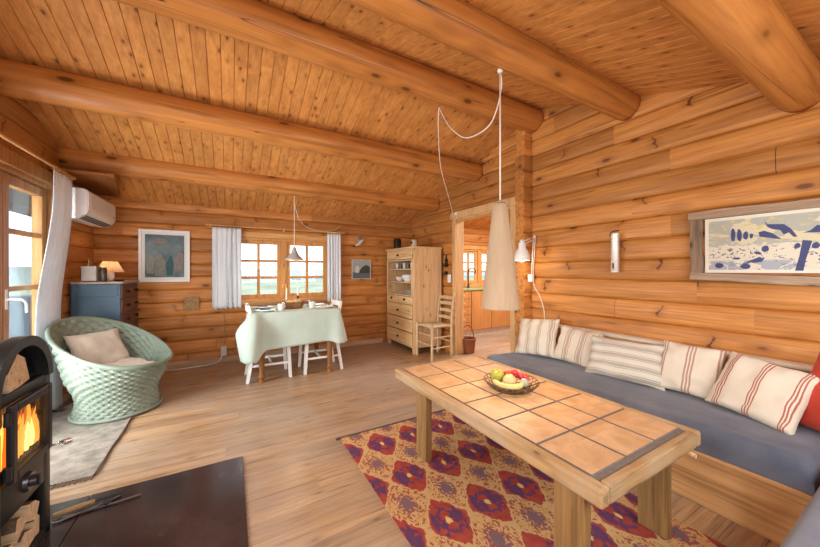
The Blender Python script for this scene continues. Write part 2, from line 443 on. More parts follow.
def tile_mat():
    T = NT('terracotta_tiles'); v, x, y, z = T.obj_xyz()
    ix = T.math('FLOOR', T.math('DIVIDE', T.math('SUBTRACT', x, 1.075), 0.2253))
    iy = T.math('FLOOR', T.math('DIVIDE', T.math('SUBTRACT', y, 0.625), 0.2275))
    w = T.n('ShaderNodeTexWhiteNoise', noise_dimensions='2D'); T.put(w.inputs['Vector'], T.comb(ix, iy, 0.0))
    n = T.noise(T.comb(x, y, T.math('MULTIPLY', w.outputs[0], 9.0)), 7, 4, 0.6, 0.8)
    c = T.mix(T.rng(n, 0.32, 0.68), (0.46, 0.265, 0.13), (0.68, 0.45, 0.265))
    c = T.mix(T.rng(w.outputs[0], 0, 1, 0, 0.35), c, (0.62, 0.33, 0.155))
    # kiln marks: pale rim, darker concentric patch
    fx = T.math('ABSOLUTE', T.math('SUBTRACT', T.math('FRACT', T.math('DIVIDE', T.math('SUBTRACT', x, 1.075), 0.2253)), 0.5))
    fy = T.math('ABSOLUTE', T.math('SUBTRACT', T.math('FRACT', T.math('DIVIDE', T.math('SUBTRACT', y, 0.625), 0.2275)), 0.5))
    m = T.math('ADD', T.math('MAXIMUM', fx, fy), T.math('MULTIPLY', T.math('SUBTRACT', n, 0.5), 0.22))
    ring = T.math('MULTIPLY', T.rng(m, 0.16, 0.22), T.rng(m, 0.38, 0.26))
    c = T.mix(T.math('MULTIPLY', ring, T.rng(w.outputs[0], 0.3, 0.9, 0.0, 0.6)), c, (0.45, 0.27, 0.15))
    return T.done(T.bsdf(c, 0.42, 0, n, 0.08, 0.004, Specular_IOR_Level=0.4))
M['tile'] = tile_mat()
M['grout'] = plain('dark_grey_grout', (0.16, 0.13, 0.11), 0.85, var=0.2, scale=60)

def ikat():
    T = NT('ikat_rug'); v, x, y, z = T.obj_xyz()
    jag = T.noise(T.comb(T.math('MULTIPLY', x, 60), T.math('MULTIPLY', y, 4), 0.0), 1.0, 2, 0.7)
    jag2 = T.noise(T.comb(T.math('MULTIPLY', x, 12), T.math('MULTIPLY', y, 14), 3.0), 1.0, 2, 0.5)
    xx = T.math('ADD', x, T.math('MULTIPLY', T.math('SUBTRACT', jag2, 0.5), 0.03))
    yy = T.math('ADD', T.math('ADD', y, T.math('MULTIPLY', T.math('SUBTRACT', jag, 0.5), 0.055)), T.math('MULTIPLY', T.math('SUBTRACT', jag2, 0.5), 0.03))
    px = T.math('MULTIPLY', T.math('SUBTRACT', xx, 0.91), 2 * PI / 0.245)
    py = T.math('MULTIPLY', T.math('SUBTRACT', yy, 1.60), 2 * PI / 0.385)
    cx, cy = T.math('COSINE', px), T.math('COSINE', py)
    h = T.math('MULTIPLY', T.math('ADD', T.math('MULTIPLY', cx, 0.95), cy), 0.5)
    sp = T.noise(T.comb(T.math('MULTIPLY', x, 52), T.math('MULTIPLY', y, 34), 1.0), 1.0, 2, 0.5, 1.4)
    gn = T.noise(v, 25, 3, 0.6)
    ground = T.mix(T.rng(gn, 0.3, 0.7), (0.56, 0.35, 0.15), (0.66, 0.44, 0.21))
    ground = T.mix(T.rng(sp, 0.53, 0.57), ground, (0.36, 0.09, 0.05))
    ground = T.mix(T.rng(sp, 0.40, 0.37), ground, (0.62, 0.33, 0.07))
    sp2 = T.noise(T.comb(T.math('MULTIPLY', x, 75), T.math('MULTIPLY', y, 55), 7.0), 1.0, 1, 0.5)
    sp3 = T.noise(T.comb(T.math('MULTIPLY', x, 30), T.math('MULTIPLY', y, 26), 4.0), 1.0, 2, 0.5, 0.8)
    # secondary figure on the half-way lattice
    sec = T.math('MULTIPLY', T.rng(h, -0.60, -0.66), T.rng(sp2, 0.46, 0.50))
    c = T.mix(sec, ground, (0.26, 0.10, 0.10))
    sec2 = T.math('MULTIPLY', T.rng(h, -0.84, -0.88), T.rng(sp2, 0.55, 0.50))
    c = T.mix(sec2, c, (0.16, 0.13, 0.17))
    halo = T.rng(h, -0.06, -0.03)
    c = T.mix(halo, c, (0.62, 0.40, 0.18))
    med = T.rng(T.math('ADD', h, T.math('MULTIPLY', T.math('SUBTRACT', sp3, 0.5), 0.22)), 0.05, 0.08)
    redc = T.mix(T.rng(gn, 0.3, 0.7), (0.31, 0.035, 0.035), (0.42, 0.075, 0.05))
    c = T.mix(med, c, redc)
    side = T.math('MULTIPLY', T.rng(T.math('SUBTRACT', T.math('MULTIPLY', cy, 1.05), cx), 0.02, 0.12), T.rng(h, 0.20, 0.24))
    side = T.math('MULTIPLY', side, T.rng(sp3, 0.62, 0.58))
    c = T.mix(side, c, (0.105, 0.04, 0.115))
    side2 = T.math('MULTIPLY', T.rng(T.math('ABSOLUTE', T.math('SUBTRACT', h, 0.66)), 0.10, 0.07), T.rng(sp3, 0.60, 0.55))
    c = T.mix(side2, c, (0.115, 0.045, 0.13))
    dot = T.rng(h, 0.94, 0.955)
    c = T.mix(dot, c, (0.80, 0.52, 0.18))
    w = T.noise(T.comb(T.math('MULTIPLY', x, 250), T.math('MULTIPLY', y, 700), 0.0), 1, 1, 0.5)
    c = T.mix(T.rng(w, 0.3, 0.7, 0, 0.22), c, (0.28, 0.13, 0.08))
    return T.done(T.bsdf(c, 0.95, 0, w, 0.4, 0.003, Specular_IOR_Level=0.05))
M['ikat'] = ikat()

# ------------------------------------------------------------------ room
XL, XR, YB, YN = -1.33, 2.81, 4.85, -0.42
XK = 5.60                          # far wall of the kitchen
RY, RZ, SL = 2.22, 2.90, 0.33
def ceil_z(y): return RZ - SL * abs(y - RY)
PITCH, Z0 = 0.163, -0.012

def log_wall(axis, plane, side, a0, a1, ztop, holes=(), top=None, joints=None, thick=0.13, sag=0.021, both=False):
    """stacked logs along axis; plane = inner face; side = +1/-1 outward direction; holes (a0,a1,z0,z1)"""
    bm = B()
    k = 0
    zc = Z0
    zs = []
    while zc < ztop:
        zs.append((zc, min(zc + PITCH, ztop + PITCH))); zc += PITCH
    for ci, (za, zb) in enumerate(zs):
        lo, hi = a0, a1
        if top:
            # part of the course that lies below the roof
            zz = max(za, 0)
            half = (RZ - zz) / SL + 0.25
            lo, hi = max(a0, RY - half), min(a1, RY + half)
            if hi - lo < 0.1: continue
        cuts = sorted({max(za, 0.0), zb} | {z for h in holes for z in h[2:4] if max(za, 0) < z < zb})
        for z0, z1 in zip(cuts[:-1], cuts[1:]):
            if z1 - z0 < 0.002: continue
            ivs = [(lo, hi)]
            for h in holes:
                if h[2] < z1 - 1e-4 and h[3] > z0 + 1e-4:
                    nv = []
                    for p, q in ivs:
                        if h[1] <= p or h[0] >= q: nv.append((p, q)); continue
                        if h[0] > p: nv.append((p, h[0]))
                        if h[1] < q: nv.append((h[1], q))
                    ivs = nv
            if joints:
                rr = random.Random(ci * 13 + joints)
                for jn in (rr.uniform(a0, a1),) if ci % 2 else ():
                    nv = []
                    for p, q in ivs:
                        if p + 0.3 < jn < q - 0.3: nv += [(p, jn - 0.0015), (jn + 0.0015, q)]
                        else: nv.append((p, q))
                    ivs = nv
            n = 12
            prof = []
            for i in range(n + 1):
                z = z0 + (z1 - z0) * i / n
                t = (z - za) / PITCH * 2 - 1
                t = max(-1, min(1, t))
                prof.append((sag * (0.45 * abs(t) ** 2 + 0.55 * (1 - (max(0, 1 - abs(t) ** 7.0)) ** 0.5)), z))
            if both:
                poly = [(side * d, z) for d, z in prof] + [(side * (thick - d), z) for d, z in reversed(prof)]
            else:
                poly = [(side * d, z) for d, z in prof] + [(side * thick, z1), (side * thick, z0)]
            for p, q in ivs:
                if q - p < 0.005: continue
                if axis == 'y':
                    rings = [[(plane + d, a, z) for d, z in poly] for a in (p, q)]
                else:
                    rings = [[(a, plane + d, z) for d, z in poly] for a in (p, q)]
                loft(bm, rings)
    return bm

def struct(name, bm, mat, parent=None, **k):
    o = obj(name, bm, mat, parent, **k)
    if parent is None: o['kind'] = 'structure'
    return o

WIN = (0.02, 1.33, 0.79, 1.66)             # back window opening x0,x1,z0,z1
KWIN = (3.88, 4.90, 0.93, 1.63)
DOORW = (2.558, 3.60, 0.0, 1.942)         # doorway in the right wall, y0,y1
GD = (2.42, 3.93, 0.0, 1.945)               # glazed terrace door in the left wall
LFILL = (0.15, 1.45, 0.85, 1.95)            # unseen opening added in the left wall for fill light
NFILL = (-0.95, 2.45, 0.80, 1.90)           # opening added behind the camera to let in fill light

struct('wall_back', log_wall('x', YB, +1, XL - 0.13, XK + 0.13, 2.15, [WIN, KWIN], joints=5), M['log_x'], smooth=True, angle=50)
struct('wall_right', log_wall('y', XR, +1, YN - 0.13, YB, 2.95, [DOORW], top=True, joints=11), M['log_y'], smooth=True, angle=50)
struct('wall_left', log_wall('y', XL, -1, YN - 0.13, YB, 2.95, [GD, LFILL], top=True, joints=23), M['log_y'], smooth=True, angle=50)
struct('wall_near', log_wall('x', YN, -1, XL - 0.13, XR + 0.13, 2.15, [NFILL]), M['log_x'], smooth=True, angle=50)
struct('wall_kitchen_right', log_wall('y', XK, +1, 2.3, YB, 2.95, [], top=True), M['log_y'], smooth=True, angle=50)
struct('wall_kitchen_near', log_wall('x', 2.29, -1, XR + 0.13, XK, 2.92, [], thick=0.13, both=True), M['log_x'], smooth=True, angle=50)
# log ends of the cross wall standing proud of the right wall
bm = B()
z = Z0
rr = random.Random(4)
while z < 2.84:
    z0, z1 = max(z, 0.0), z + PITCH
    n = 8; prof = []
    for i in range(n + 1):
        zz = z0 + (z1 - z0) * i / n
        t = max(-1, min(1, (zz - z) / PITCH * 2 - 1))
        prof.append((0.022 * (1 - max(0, 1 - abs(t) ** 3) ** 0.55), zz))
    poly = [(2.285 + d, q) for d, q in prof] + [(2.415 - d, q) for d, q in reversed(prof)]
    x0 = 2.70 + rr.uniform(-0.012, 0.012)
    loft(bm, [[(x0 + e, 2.35 + (a - 2.35) * s, b) for a, b in poly] for e, s in ((0, 0.93), (0.012, 1.0), (0.11 + 2.70 - x0, 1.0))])
    z += PITCH
struct('trim_1', bm, M['log_x'], smooth=True, angle=45)

# floor boards: one sheet with fine grooves
def grooved(x_or_y, a0, a1, w, gap, dep, fn, start=None):
    """profile across boards a0..a1; fn(a, h)-> list of ring points at both ends"""
    prof = []
    a = a0
    while a < a1:
        b = min(a + w, a1)
        prof += [(a + gap / 2, 0), (b - gap / 2, 0), (b, -dep)]
        a += w
    return prof
bm = B()
prof = grooved('y', YN - 0.1, YB + 0.1, 0.118, 0.005, 0.005, None)
loft(bm, [[(x, a, h) for a, h in prof] for x in (XL - 0.1, XK + 0.1)], close=False)
box(bm, (XL - 0.1, YN - 0.1, -0.12), (XK + 0.1, YB + 0.1, -0.02))
struct('floor', bm, M['floor'], recalc=False)
# ceiling boards following the two roof slopes
bm = B()
prof = grooved('x', XL - 0.12, XK + 0.12, 0.087, 0.007, 0.008, None)
ys = [YN - 0.15, RY, YB + 0.15]
for ya, yb in ((ys[0], ys[1]), (ys[1], ys[2])):
    loft(bm, [[(a, y, ceil_z(y) - h) for a, h in prof] for y in (ya, yb)], close=False)
for f in bm.faces: f.normal_update()
poly = [(ys[0], ceil_z(ys[0]) + 0.03), (RY, RZ + 0.03), (ys[2], ceil_z(ys[2]) + 0.03), (ys[2], ceil_z(ys[2]) + 0.2), (RY, RZ + 0.2), (ys[0], ceil_z(ys[0]) + 0.2)]
prism(bm, poly, XL - 0.5, XK + 0.3, 'x')  # unseen roof slab added above the boards to block light
struct('ceiling', bm, M['ceil'])

# round log beams
def beam(y, z, r, seed, lab):
    bm = B(); n = 28; m = 70
    rings = []
    for i in range(m + 1):
        x = XL - 0.02 + (XR + 0.02 - XL + 0.02) * i / m
        ring = []
        for j in range(n):
            a = 2 * PI * j / n
            q = r * (1 + 0.035 * mnoise.noise(Vector((x * 1.3, math.cos(a) * 0.8 + seed * 9, math.sin(a) * 0.8))) + 0.02 * mnoise.noise(Vector((x * 5, math.cos(a) * 1.6, math.sin(a) * 1.6 + seed * 5))))
            ring.append((x, y + q * math.cos(a), z + q * math.sin(a)))
        rings.append(ring)
    loft(bm, rings)
    bmesh.ops.translate(bm, verts=bm.verts[:], vec=(-0.74, -y, -z))
    o = obj('ceiling_beam', bm, M['beam'], smooth=True)
    o.location = (0.74, y, z); o['kind'] = 'structure'; o['label'] = lab; o['group'] = 'round log beams across the ceiling'
beam(4.10, 2.245, 0.112, 1, 'round pine log beam nearest the back window wall')
beam(3.15, 2.485, 0.115, 2, 'round pine log beam second from the back window wall')
beam(2.26, 2.80, 0.123, 3, 'round pine ridge log beam above the ladder of log ends')
beam(1.36, 2.544, 0.107, 4, 'round pine log beam carrying the tall cone pendant')
beam(0.45, 2.213, 0.104, 5, 'round pine log beam nearest the camera at top right')

# baseboards
bm = B(); box(bm, (XL, YB - 0.018, 0.0), (2.24, YB + 0.01, 0.07), 0.004)
struct('baseboard_back', bm, M['base'])
bm = B(); box(bm, (XL - 0.01, 3.86, 0.0), (XL + 0.018, YB - 0.02, 0.07), 0.004)
struct('baseboard_left', bm, M['base'])

# doorway casing
bm = B()
y0, y1, zt = DOORW[0], DOORW[1], DOORW[3]
box(bm, (XR - 0.03, y1 - 0.03, 0.001), (XR + 0.0, y1 + 0.045, zt + 0.0), 0.004)
box(bm, (XR - 0.03, y0 - 0.085, 0.001), (XR + 0.0, y0, zt + 0.0), 0.004)
box(bm, (XR - 0.032, y0 - 0.105, zt), (XR + 0.0, y1 + 0.085, zt + 0.095), 0.004)
box(bm, (XR, y1 - 0.012, 0.001), (XR + 0.14, y1 + 0.01, zt), 0.002)
box(bm, (XR, y0 - 0.01, 0.001), (XR + 0.14, y0 + 0.02, zt), 0.002)
box(bm, (XR, y0 - 0.01, zt - 0.02), (XR + 0.14, y1 + 0.01, zt + 0.01), 0.002)
struct('trim_2', bm, M['jamb'])

# ---- casement window helper (in a wall along x at y = yy)
def bars(bm, x0, x1, z0, z1, w, y0, y1, bev=0.004):
    box(bm, (x0, y0, z0), (x0 + w, y1, z1), bev); box(bm, (x1 - w, y0, z0), (x1, y1, z1), bev)
    box(bm, (x0 + w, y0, z0), (x1 - w, y1, z0 + w), bev); box(bm, (x0 + w, y0, z1 - w), (x1 - w, y1, z1), bev)

def casement(parent, x0, x1, z0, z1, cols, rows, yy):
    bm = B(); bars(bm, x0, x1, z0, z1, 0.050, yy + 0.012, yy + 0.062)
    ix0, ix1, iz0, iz1 = x0 + 0.050, x1 - 0.050, z0 + 0.050, z1 - 0.050
    for i in range(1, cols):
        xx = ix0 + (ix1 - ix0) * i / cols
        box(bm, (xx - 0.018, yy + 0.015, iz0), (xx + 0.018, yy + 0.055, iz1), 0.003)
    for i in range(1, rows):
        zz = iz0 + (iz1 - iz0) * i / rows
        box(bm, (ix0, yy + 0.017, zz - 0.018), (ix1, yy + 0.053, zz + 0.018), 0.003)
    s = struct('window_sash', bm, M['trim'], parent)
    bm = B(); box(bm, (ix0 - 0.005, yy + 0.034, iz0 - 0.005), (ix1 + 0.005, yy + 0.038, iz1 + 0.005))
    struct('window_pane', bm, M['glass'], s)

w1 = link('window_1', None); w1['kind'] = 'structure'
bm = B()
bars(bm, WIN[0], WIN[1], WIN[2], WIN[3], 0.035, YB - 0.005, YB + 0.12)
box(bm, (0.675 - 0.04, YB - 0.005, WIN[2] + 0.03), (0.675 + 0.04, YB + 0.1, WIN[3] - 0.03), 0.004)
struct('window_frame', bm, M['trim'], w1)
bm = B(); bars(bm, WIN[0] - 0.075, WIN[1] + 0.075, WIN[2] - 0.06, WIN[3] + 0.075, 0.075, YB - 0.028, YB - 0.006)
struct('window_casing', bm, M['trim_x'], w1)
casement(w1, WIN[0] + 0.035, 0.637, WIN[2] + 0.035, WIN[3] - 0.035, 2, 3, YB + 0.005)
casement(w1, 0.713, WIN[1] - 0.035, WIN[2] + 0.035, WIN[3] - 0.035, 2, 3, YB + 0.005)
bm = B(); box(bm, (WIN[0] - 0.10, YB - 0.075, WIN[2] - 0.035), (WIN[1] + 0.10, YB + 0.02, WIN[2] - 0.002), 0.006)
struct('window_sill', bm, M['trim_x'], w1)
bm = B()
for xx in (0.655, 0.695):
    rod(bm, (xx, YB - 0.005, 1.0), (xx, YB - 0.045, 1.0), 0.006); box(bm, (xx - 0.006, YB - 0.05, 0.96), (xx + 0.006, YB - 0.038, 1.01), 0.003)
struct('window_latch', bm, M['brass'], w1)

w2 = link('window_2', None); w2['kind'] = 'structure'
bm = B(); bars(bm, KWIN[0], KWIN[1], KWIN[2], KWIN[3], 0.035, YB - 0.005, YB + 0.12)
box(bm, (4.35, YB - 0.005, KWIN[2] + 0.03), (4.43, YB + 0.1, KWIN[3] - 0.03), 0.004)
bars(bm, KWIN[0] - 0.07, KWIN[1] + 0.07, KWIN[2] - 0.05, KWIN[3] + 0.07, 0.07, YB - 0.028, YB - 0.006)
struct('window_frame', bm, M['trim'], w2)
casement(w2, KWIN[0] + 0.035, 4.35, KWIN[2] + 0.035, KWIN[3] - 0.035, 2, 3, YB + 0.005)
casement(w2, 4.43, KWIN[1] - 0.035, KWIN[2] + 0.035, KWIN[3] - 0.035, 2, 3, YB + 0.005)

# ---- glazed terrace door, left wall
d1 = link('door_1', None); d1['kind'] = 'structure'
gy0, gy1, gz1 = GD[0], GD[1], GD[3]
def ybars(bm, a0, a1, z0, z1, w, x0, x1, bev=0.004, wb=None):
    wb = wb or w
    box(bm, (x0, a0, z0), (x1, a0 + w, z1), bev); box(bm, (x0, a1 - w, z0), (x1, a1, z1), bev)
    box(bm, (x0, a0 + w, z0), (x1, a1 - w, z0 + wb), bev); box(bm, (x0, a0 + w, z1 - w), (x1, a1 - w, z1), bev)
bm = B()
box(bm, (XL - 0.12, gy1 - 0.05, 0.001), (XL + 0.0, gy1, gz1), 0.004); box(bm, (XL - 0.12, gy0, 0.001), (XL + 0.0, gy0 + 0.05, gz1), 0.004)
box(bm, (XL - 0.12, gy0 + 0.05, gz1 - 0.05), (XL + 0.0, gy1 - 0.05, gz1), 0.004)
box(bm, (XL - 0.12, gy0 + 0.05, 0.001), (XL - 0.01, gy1 - 0.05, 0.03), 0.004)
box(bm, (XL - 0.001, gy1 - 0.02, 0.001), (XL + 0.026, gy1 + 0.07, gz1 + 0.0), 0.004)
box(bm, (XL - 0.001, gy0 - 0.07, 0.001), (XL + 0.026, gy0 + 0.02, gz1 + 0.0), 0.004)
box(bm, (XL - 0.001, gy0 - 0.09, gz1 - 0.02), (XL + 0.028, gy1 + 0.09, gz1 + 0.085), 0.004)
struct('door_frame', bm, M['doorwood'], d1)
for (a, b) in ((gy0 + 0.055, 3.275), (3.28, gy1 - 0.055)):
    bm = B(); ybars(bm, a, b, 0.035, gz1 - 0.055, 0.072, XL - 0.085, XL - 0.03, wb=0.16)
    for zz in (1.07, 1.49, 0.62):
        box(bm, (XL - 0.08, a + 0.07, zz - 0.018), (XL - 0.035, b - 0.07, zz + 0.018), 0.003)
    leaf = struct('door_leaf', bm, M['doorwood'], d1)
    bm = B(); box(bm, (XL - 0.06, a + 0.065, 0.19), (XL - 0.055, b - 0.065, gz1 - 0.12))
    struct('door_pane', bm, M['glass'], leaf)
bm = B()
tube(bm, [(XL - 0.03, 3.315, 1.0), (XL + 0.03, 3.315, 1.0), (XL + 0.045, 3.33, 0.99), (XL + 0.05, 3.355, 0.96), (XL + 0.05, 3.36, 0.90)], 0.008)
box(bm, (XL - 0.032, 3.30, 0.93), (XL - 0.026, 3.33, 1.07), 0.004)
struct('door_handle', bm, M['white'], d1)

# unseen windows added for fill light: plain frames around the two openings
w3 = link('fill_window_3', None); w3['kind'] = 'structure'
bm = B(); bars(bm, NFILL[0], NFILL[1], NFILL[2], NFILL[3], 0.05, YN - 0.12, YN - 0.01)
struct('window_frame', bm, M['trim'], w3)
w4 = link('fill_window_4', None); w4['kind'] = 'structure'
bm = B(); ybars(bm, LFILL[0], LFILL[1], LFILL[2], LFILL[3], 0.05, XL - 0.12, XL - 0.01)
struct('window_frame', bm, M['trim'], w4)

# ------------------------------------------------------------------ outdoors
M['grass'] = plain('meadow', (0.23, 0.25, 0.17), 0.95, var=0.4, scale=0.4)
M['hillfar'] = plain('far_blue_hill', (0.31, 0.345, 0.37), 1.0, var=0.12, scale=0.02)  # distance haze is mixed into the hill and meadow colours
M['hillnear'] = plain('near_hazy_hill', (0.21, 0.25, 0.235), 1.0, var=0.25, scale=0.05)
M['deck'] = wood('grey_deck_boards', (0.32, 0.27, 0.22), (0.48, 0.43, 0.37), (0.1, 0.08, 0.06), 'y', 'x', 0.12, 0, 3, knots=0)
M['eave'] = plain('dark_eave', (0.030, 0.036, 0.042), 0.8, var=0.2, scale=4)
def ridge(y0, hgt, seed, x0=-500, x1=700, z0=-20):
    bm = B(); n = 90; front, topv, back = [], [], []
    for i in range(n + 1):
        x = x0 + (x1 - x0) * i / n
        h = hgt * (0.75 + 0.5 * mnoise.noise(Vector((x * 0.006, seed, 0))) + 0.15 * mnoise.noise(Vector((x * 0.03, seed, 4))))
        front.append((x, y0 - 40, z0)); topv.append((x, y0, h)); back.append((x, y0 + 60, z0))
    loft(bm, [front, topv, back], close=False)
    return bm
bm = B(); box(bm, (-600, -200, -22), (800, 700, -20)); 
box(bm, (-60, -30, -1.2), (60, 60, -0.45), 0.1)
struct('ground', bm, M['grass'])
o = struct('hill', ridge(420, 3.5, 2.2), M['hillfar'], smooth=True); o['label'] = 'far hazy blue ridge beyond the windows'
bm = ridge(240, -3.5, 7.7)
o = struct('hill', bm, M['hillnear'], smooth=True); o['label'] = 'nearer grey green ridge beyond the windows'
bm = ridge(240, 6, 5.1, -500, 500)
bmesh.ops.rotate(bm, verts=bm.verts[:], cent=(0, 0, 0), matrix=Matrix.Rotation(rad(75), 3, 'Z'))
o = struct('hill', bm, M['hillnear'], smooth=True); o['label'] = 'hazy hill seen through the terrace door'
# terrace
bm = B(); box(bm, (-4.2, 0.5, -0.16), (XL - 0.16, 8.0, -0.06))
struct('terrace_deck', bm, M['deck'])
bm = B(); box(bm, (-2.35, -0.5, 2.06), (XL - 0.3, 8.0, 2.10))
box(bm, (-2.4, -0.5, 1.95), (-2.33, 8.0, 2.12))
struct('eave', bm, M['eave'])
M['outblue'] = fabric('outdoor_blue_cushion', (0.10, 0.16, 0.22), None, 100)
so = thing('outdoor_sofa', 'blue grey outdoor sofa on the terrace behind the glazed door', 'sofa', (-2.35, 5.0, -0.06))
bm = B(); box(bm, (-3.1, 4.6, 0.0), (-1.75, 5.4, 0.34), 0.03); wobj('sofa_base', bm, M['outblue'], so)
bm = B(); box(bm, (-3.1, 5.22, 0.34), (-1.75, 5.42, 0.92), 0.06); wobj('backrest', bm, M['outblue'], so)
bm = B(); box(bm, (-3.05, 4.62, 0.34), (-1.80, 5.2, 0.46), 0.04); wobj('seat_cushion', bm, M['outblue'], so)

# ------------------------------------------------------------------ curtains and rods
def drape(path0, path1, ztop, zbot, n=90, folds=7, amp=0.03, normal=(0, 1, 0), seed=1, rows=26, flare=1.0, gather=None, push=0.0):
    """hanging cloth between two points (xy) with folds"""
    bm = B(); nrm = Vector(normal); rows_ = []
    P0, P1 = Vector((*path0, 0)), Vector((*path1, 0))
    for j in range(rows + 1):
        v = j / rows
        row = []
        for i in range(n + 1):
            u = i / n
            uu = u
            if gather: uu = gather(u, v)
            p = P0.lerp(P1, uu)
            ph = 2 * PI * folds * u + 1.2 * mnoise.noise(Vector((u * 4, v * 1.5, seed)))
            a = amp * (0.55 + 0.45 * math.sin(u * 9 + seed)) * (0.55 + 0.45 * v) * flare
            off = a * math.sin(ph) + 0.25 * a * math.sin(2.3 * ph + 1 + 3 * v) 
            p = p + nrm * off
            if push:      # the lower part is pushed back by the chair in front of it
                zz = ztop + (zbot - ztop) * v
                k = max(0.0, min(1.0, (1.80 - zz) / 1.0)); k = k * k * (3 - 2 * k)
                p = p + nrm * (push * k - off * 0.35 * k)
            p.z = ztop + (zbot - ztop) * v + (0.006 * math.sin(ph) if j == rows else 0)
            row.append(p)
        rows_.append(row)
    loft(bm, rows_, close=False)
    return bm

def rings_on(bm, pts, axis):
    for p in pts:
        P = [Vector(p) + (Vector((math.cos(a) * 0.018, 0, math.sin(a) * 0.018)) if axis == 'y' else Vector((0, math.cos(a) * 0.018, math.sin(a) * 0.018))) for a in [2 * PI * i / 10 for i in range(10)]]
        tube(bm, P, 0.003, 5, closed=True, sm=False)

def curtain(label, bm, base, mat=None):
    o = solo('curtain', bm, M['curtain'], base, label, 'curtain', smooth=True, recalc=False)
    md = o.modifiers.new('Solidify', 'SOLIDIFY'); md.thickness = 0.003
    return o

cr = thing('curtain_rod', 'thin wooden curtain rod above the back window', 'curtain rod', (0.64, YB - 0.09, 1.79))
bm = B(); rod(bm, (-0.25, YB - 0.09, 1.79), (1.53, YB - 0.09, 1.79), 0.010); ball(bm, (-0.255, YB - 0.09, 1.79), 0.017); ball(bm, (1.535, YB - 0.09, 1.79), 0.017)
wobj('pole', bm, M['trim_x'], cr, smooth=True, angle=40)
for xx in (-0.225, 0.675, 1.505):
    bm = B(); rod(bm, (xx, YB - 0.02, 1.79), (xx, YB - 0.10, 1.79), 0.006); box(bm, (xx - 0.012, YB - 0.014, 1.765), (xx + 0.012, YB - 0.002, 1.815), 0.003)
    wobj('bracket', bm, M['brass'], cr)
for xx in [-0.2 + 0.04 * i for i in range(9)] + [1.285 + 0.03 * i for i in range(7)]:
    bm = B(); rings_on(bm, [(xx, YB - 0.09, 1.785)], 'x'); wobj('ring', bm, M['brass'], cr)
curtain('white gathered curtain left of the back window', drape((-0.20, YB - 0.09), (0.13, YB - 0.09), 1.765, 0.715, folds=6, amp=0.028, seed=2), (-0.03, YB - 0.09, 0.715))
curtain('white gathered curtain right of the back window', drape((1.275, YB - 0.09), (1.485, YB - 0.09), 1.765, 0.735, folds=5, amp=0.026, seed=5, n=70), (1.38, YB - 0.09, 0.735))

cr = thing('curtain_rod', 'wooden curtain rod above the glazed terrace door', 'curtain rod', (XL + 0.115, 3.1, 2.03))
bm = B(); rod(bm, (XL + 0.115, 2.2, 2.03), (XL + 0.115, 3.925, 2.03), 0.011); ball(bm, (XL + 0.115, 3.93, 2.03), 0.017); ball(bm, (XL + 0.115, 2.195, 2.03), 0.017)
wobj('pole', bm, M['rodwood'], cr, smooth=True, angle=40)
for yy in (2.3, 3.90):
    bm = B(); rod(bm, (XL + 0.015, yy, 2.03), (XL + 0.125, yy, 2.03), 0.006); box(bm, (XL + 0.002, yy - 0.012, 2.005), (XL + 0.014, yy + 0.012, 2.055), 0.003)
    wobj('bracket', bm, M['brass'], cr)
for i in range(8):
    bm = B(); rings_on(bm, [(XL + 0.115, 3.575 + 0.045 * i, 2.025)], 'y'); wobj('ring', bm, M['brass'], cr)
def gath(u, v):
    w = 1 + 0.40 * v ** 1.3
    return 1 - (1 - u) * w + 0.26 * max(0, v - 0.22)
curtain('long white curtain beside the terrace door, tall behind the wicker chair', drape((XL + 0.115, 3.56), (XL + 0.115, 3.905), 2.005, 0.015, folds=6, amp=0.019, normal=(1, 0, 0), seed=9, gather=gath, rows=40, push=-0.083), (XL + 0.115, 3.83, 0.0))

# ------------------------------------------------------------------ air conditioner and board above it
ac = thing('air_conditioner', 'white wall air conditioner high on the left wall', 'air conditioner', (-1.22, 4.32, 1.69))
bm = B()
prof = [(-1.325, 1.685), (-1.20, 1.675), (-1.135, 1.715), (-1.115, 1.76), (-1.115, 1.92), (-1.14, 1.948), (-1.325, 1.95)]
prism(bm, prof, 3.93, 4.71, 'y')
bmesh.ops.bevel(bm, geom=[e for e in bm.edges], offset=0.008, segments=2, affect='EDGES')
wobj('housing', bm, M['whiteplastic'], ac)
bm = B(); box(bm, (-1.1148, 3.965, 1.765), (-1.1105, 4.675, 1.915), 0.002); wobj('front_panel', bm, M['whiteplastic'], ac)
bm = B()
q = Matrix.Rotation(rad(-31), 3, 'Y')
for i in range(3):
    t = 0.22 + 0.28 * i
    c = Vector((-1.20 + 0.065 * t - 0.0, 4.32, 1.675 + 0.04 * t - 0.004))
    box(bm, c - Vector((0.007, 0.34, 0.003)), c + Vector((0.007, 0.34, 0.003)), 0.001, rot=q)
wobj('louvre', bm, M['greyplastic'], ac)
bm = B(); box(bm, (-1.1104, 4.60, 1.78), (-1.1094, 4.64, 1.79)); wobj('indicator', bm, M['greyplastic'], ac)
bm = B(); prism(bm, [(XL + 0.003, 3.80), (-0.91, 3.80), (-1.10, 4.835), (XL + 0.003, 4.835)], 2.05, 2.075, 'z')
solo('shelf', bm, wood('shaded_brown_board', (0.20, 0.065, 0.016), (0.33, 0.12, 0.03), (0.07, 0.02, 0.006), 'y', knots=0), (XL + 0.2, 4.2, 2.05), 'brown wooden board under the log beam above the air conditioner', 'board')  # brown board, its colour darkened for the shade under the beam

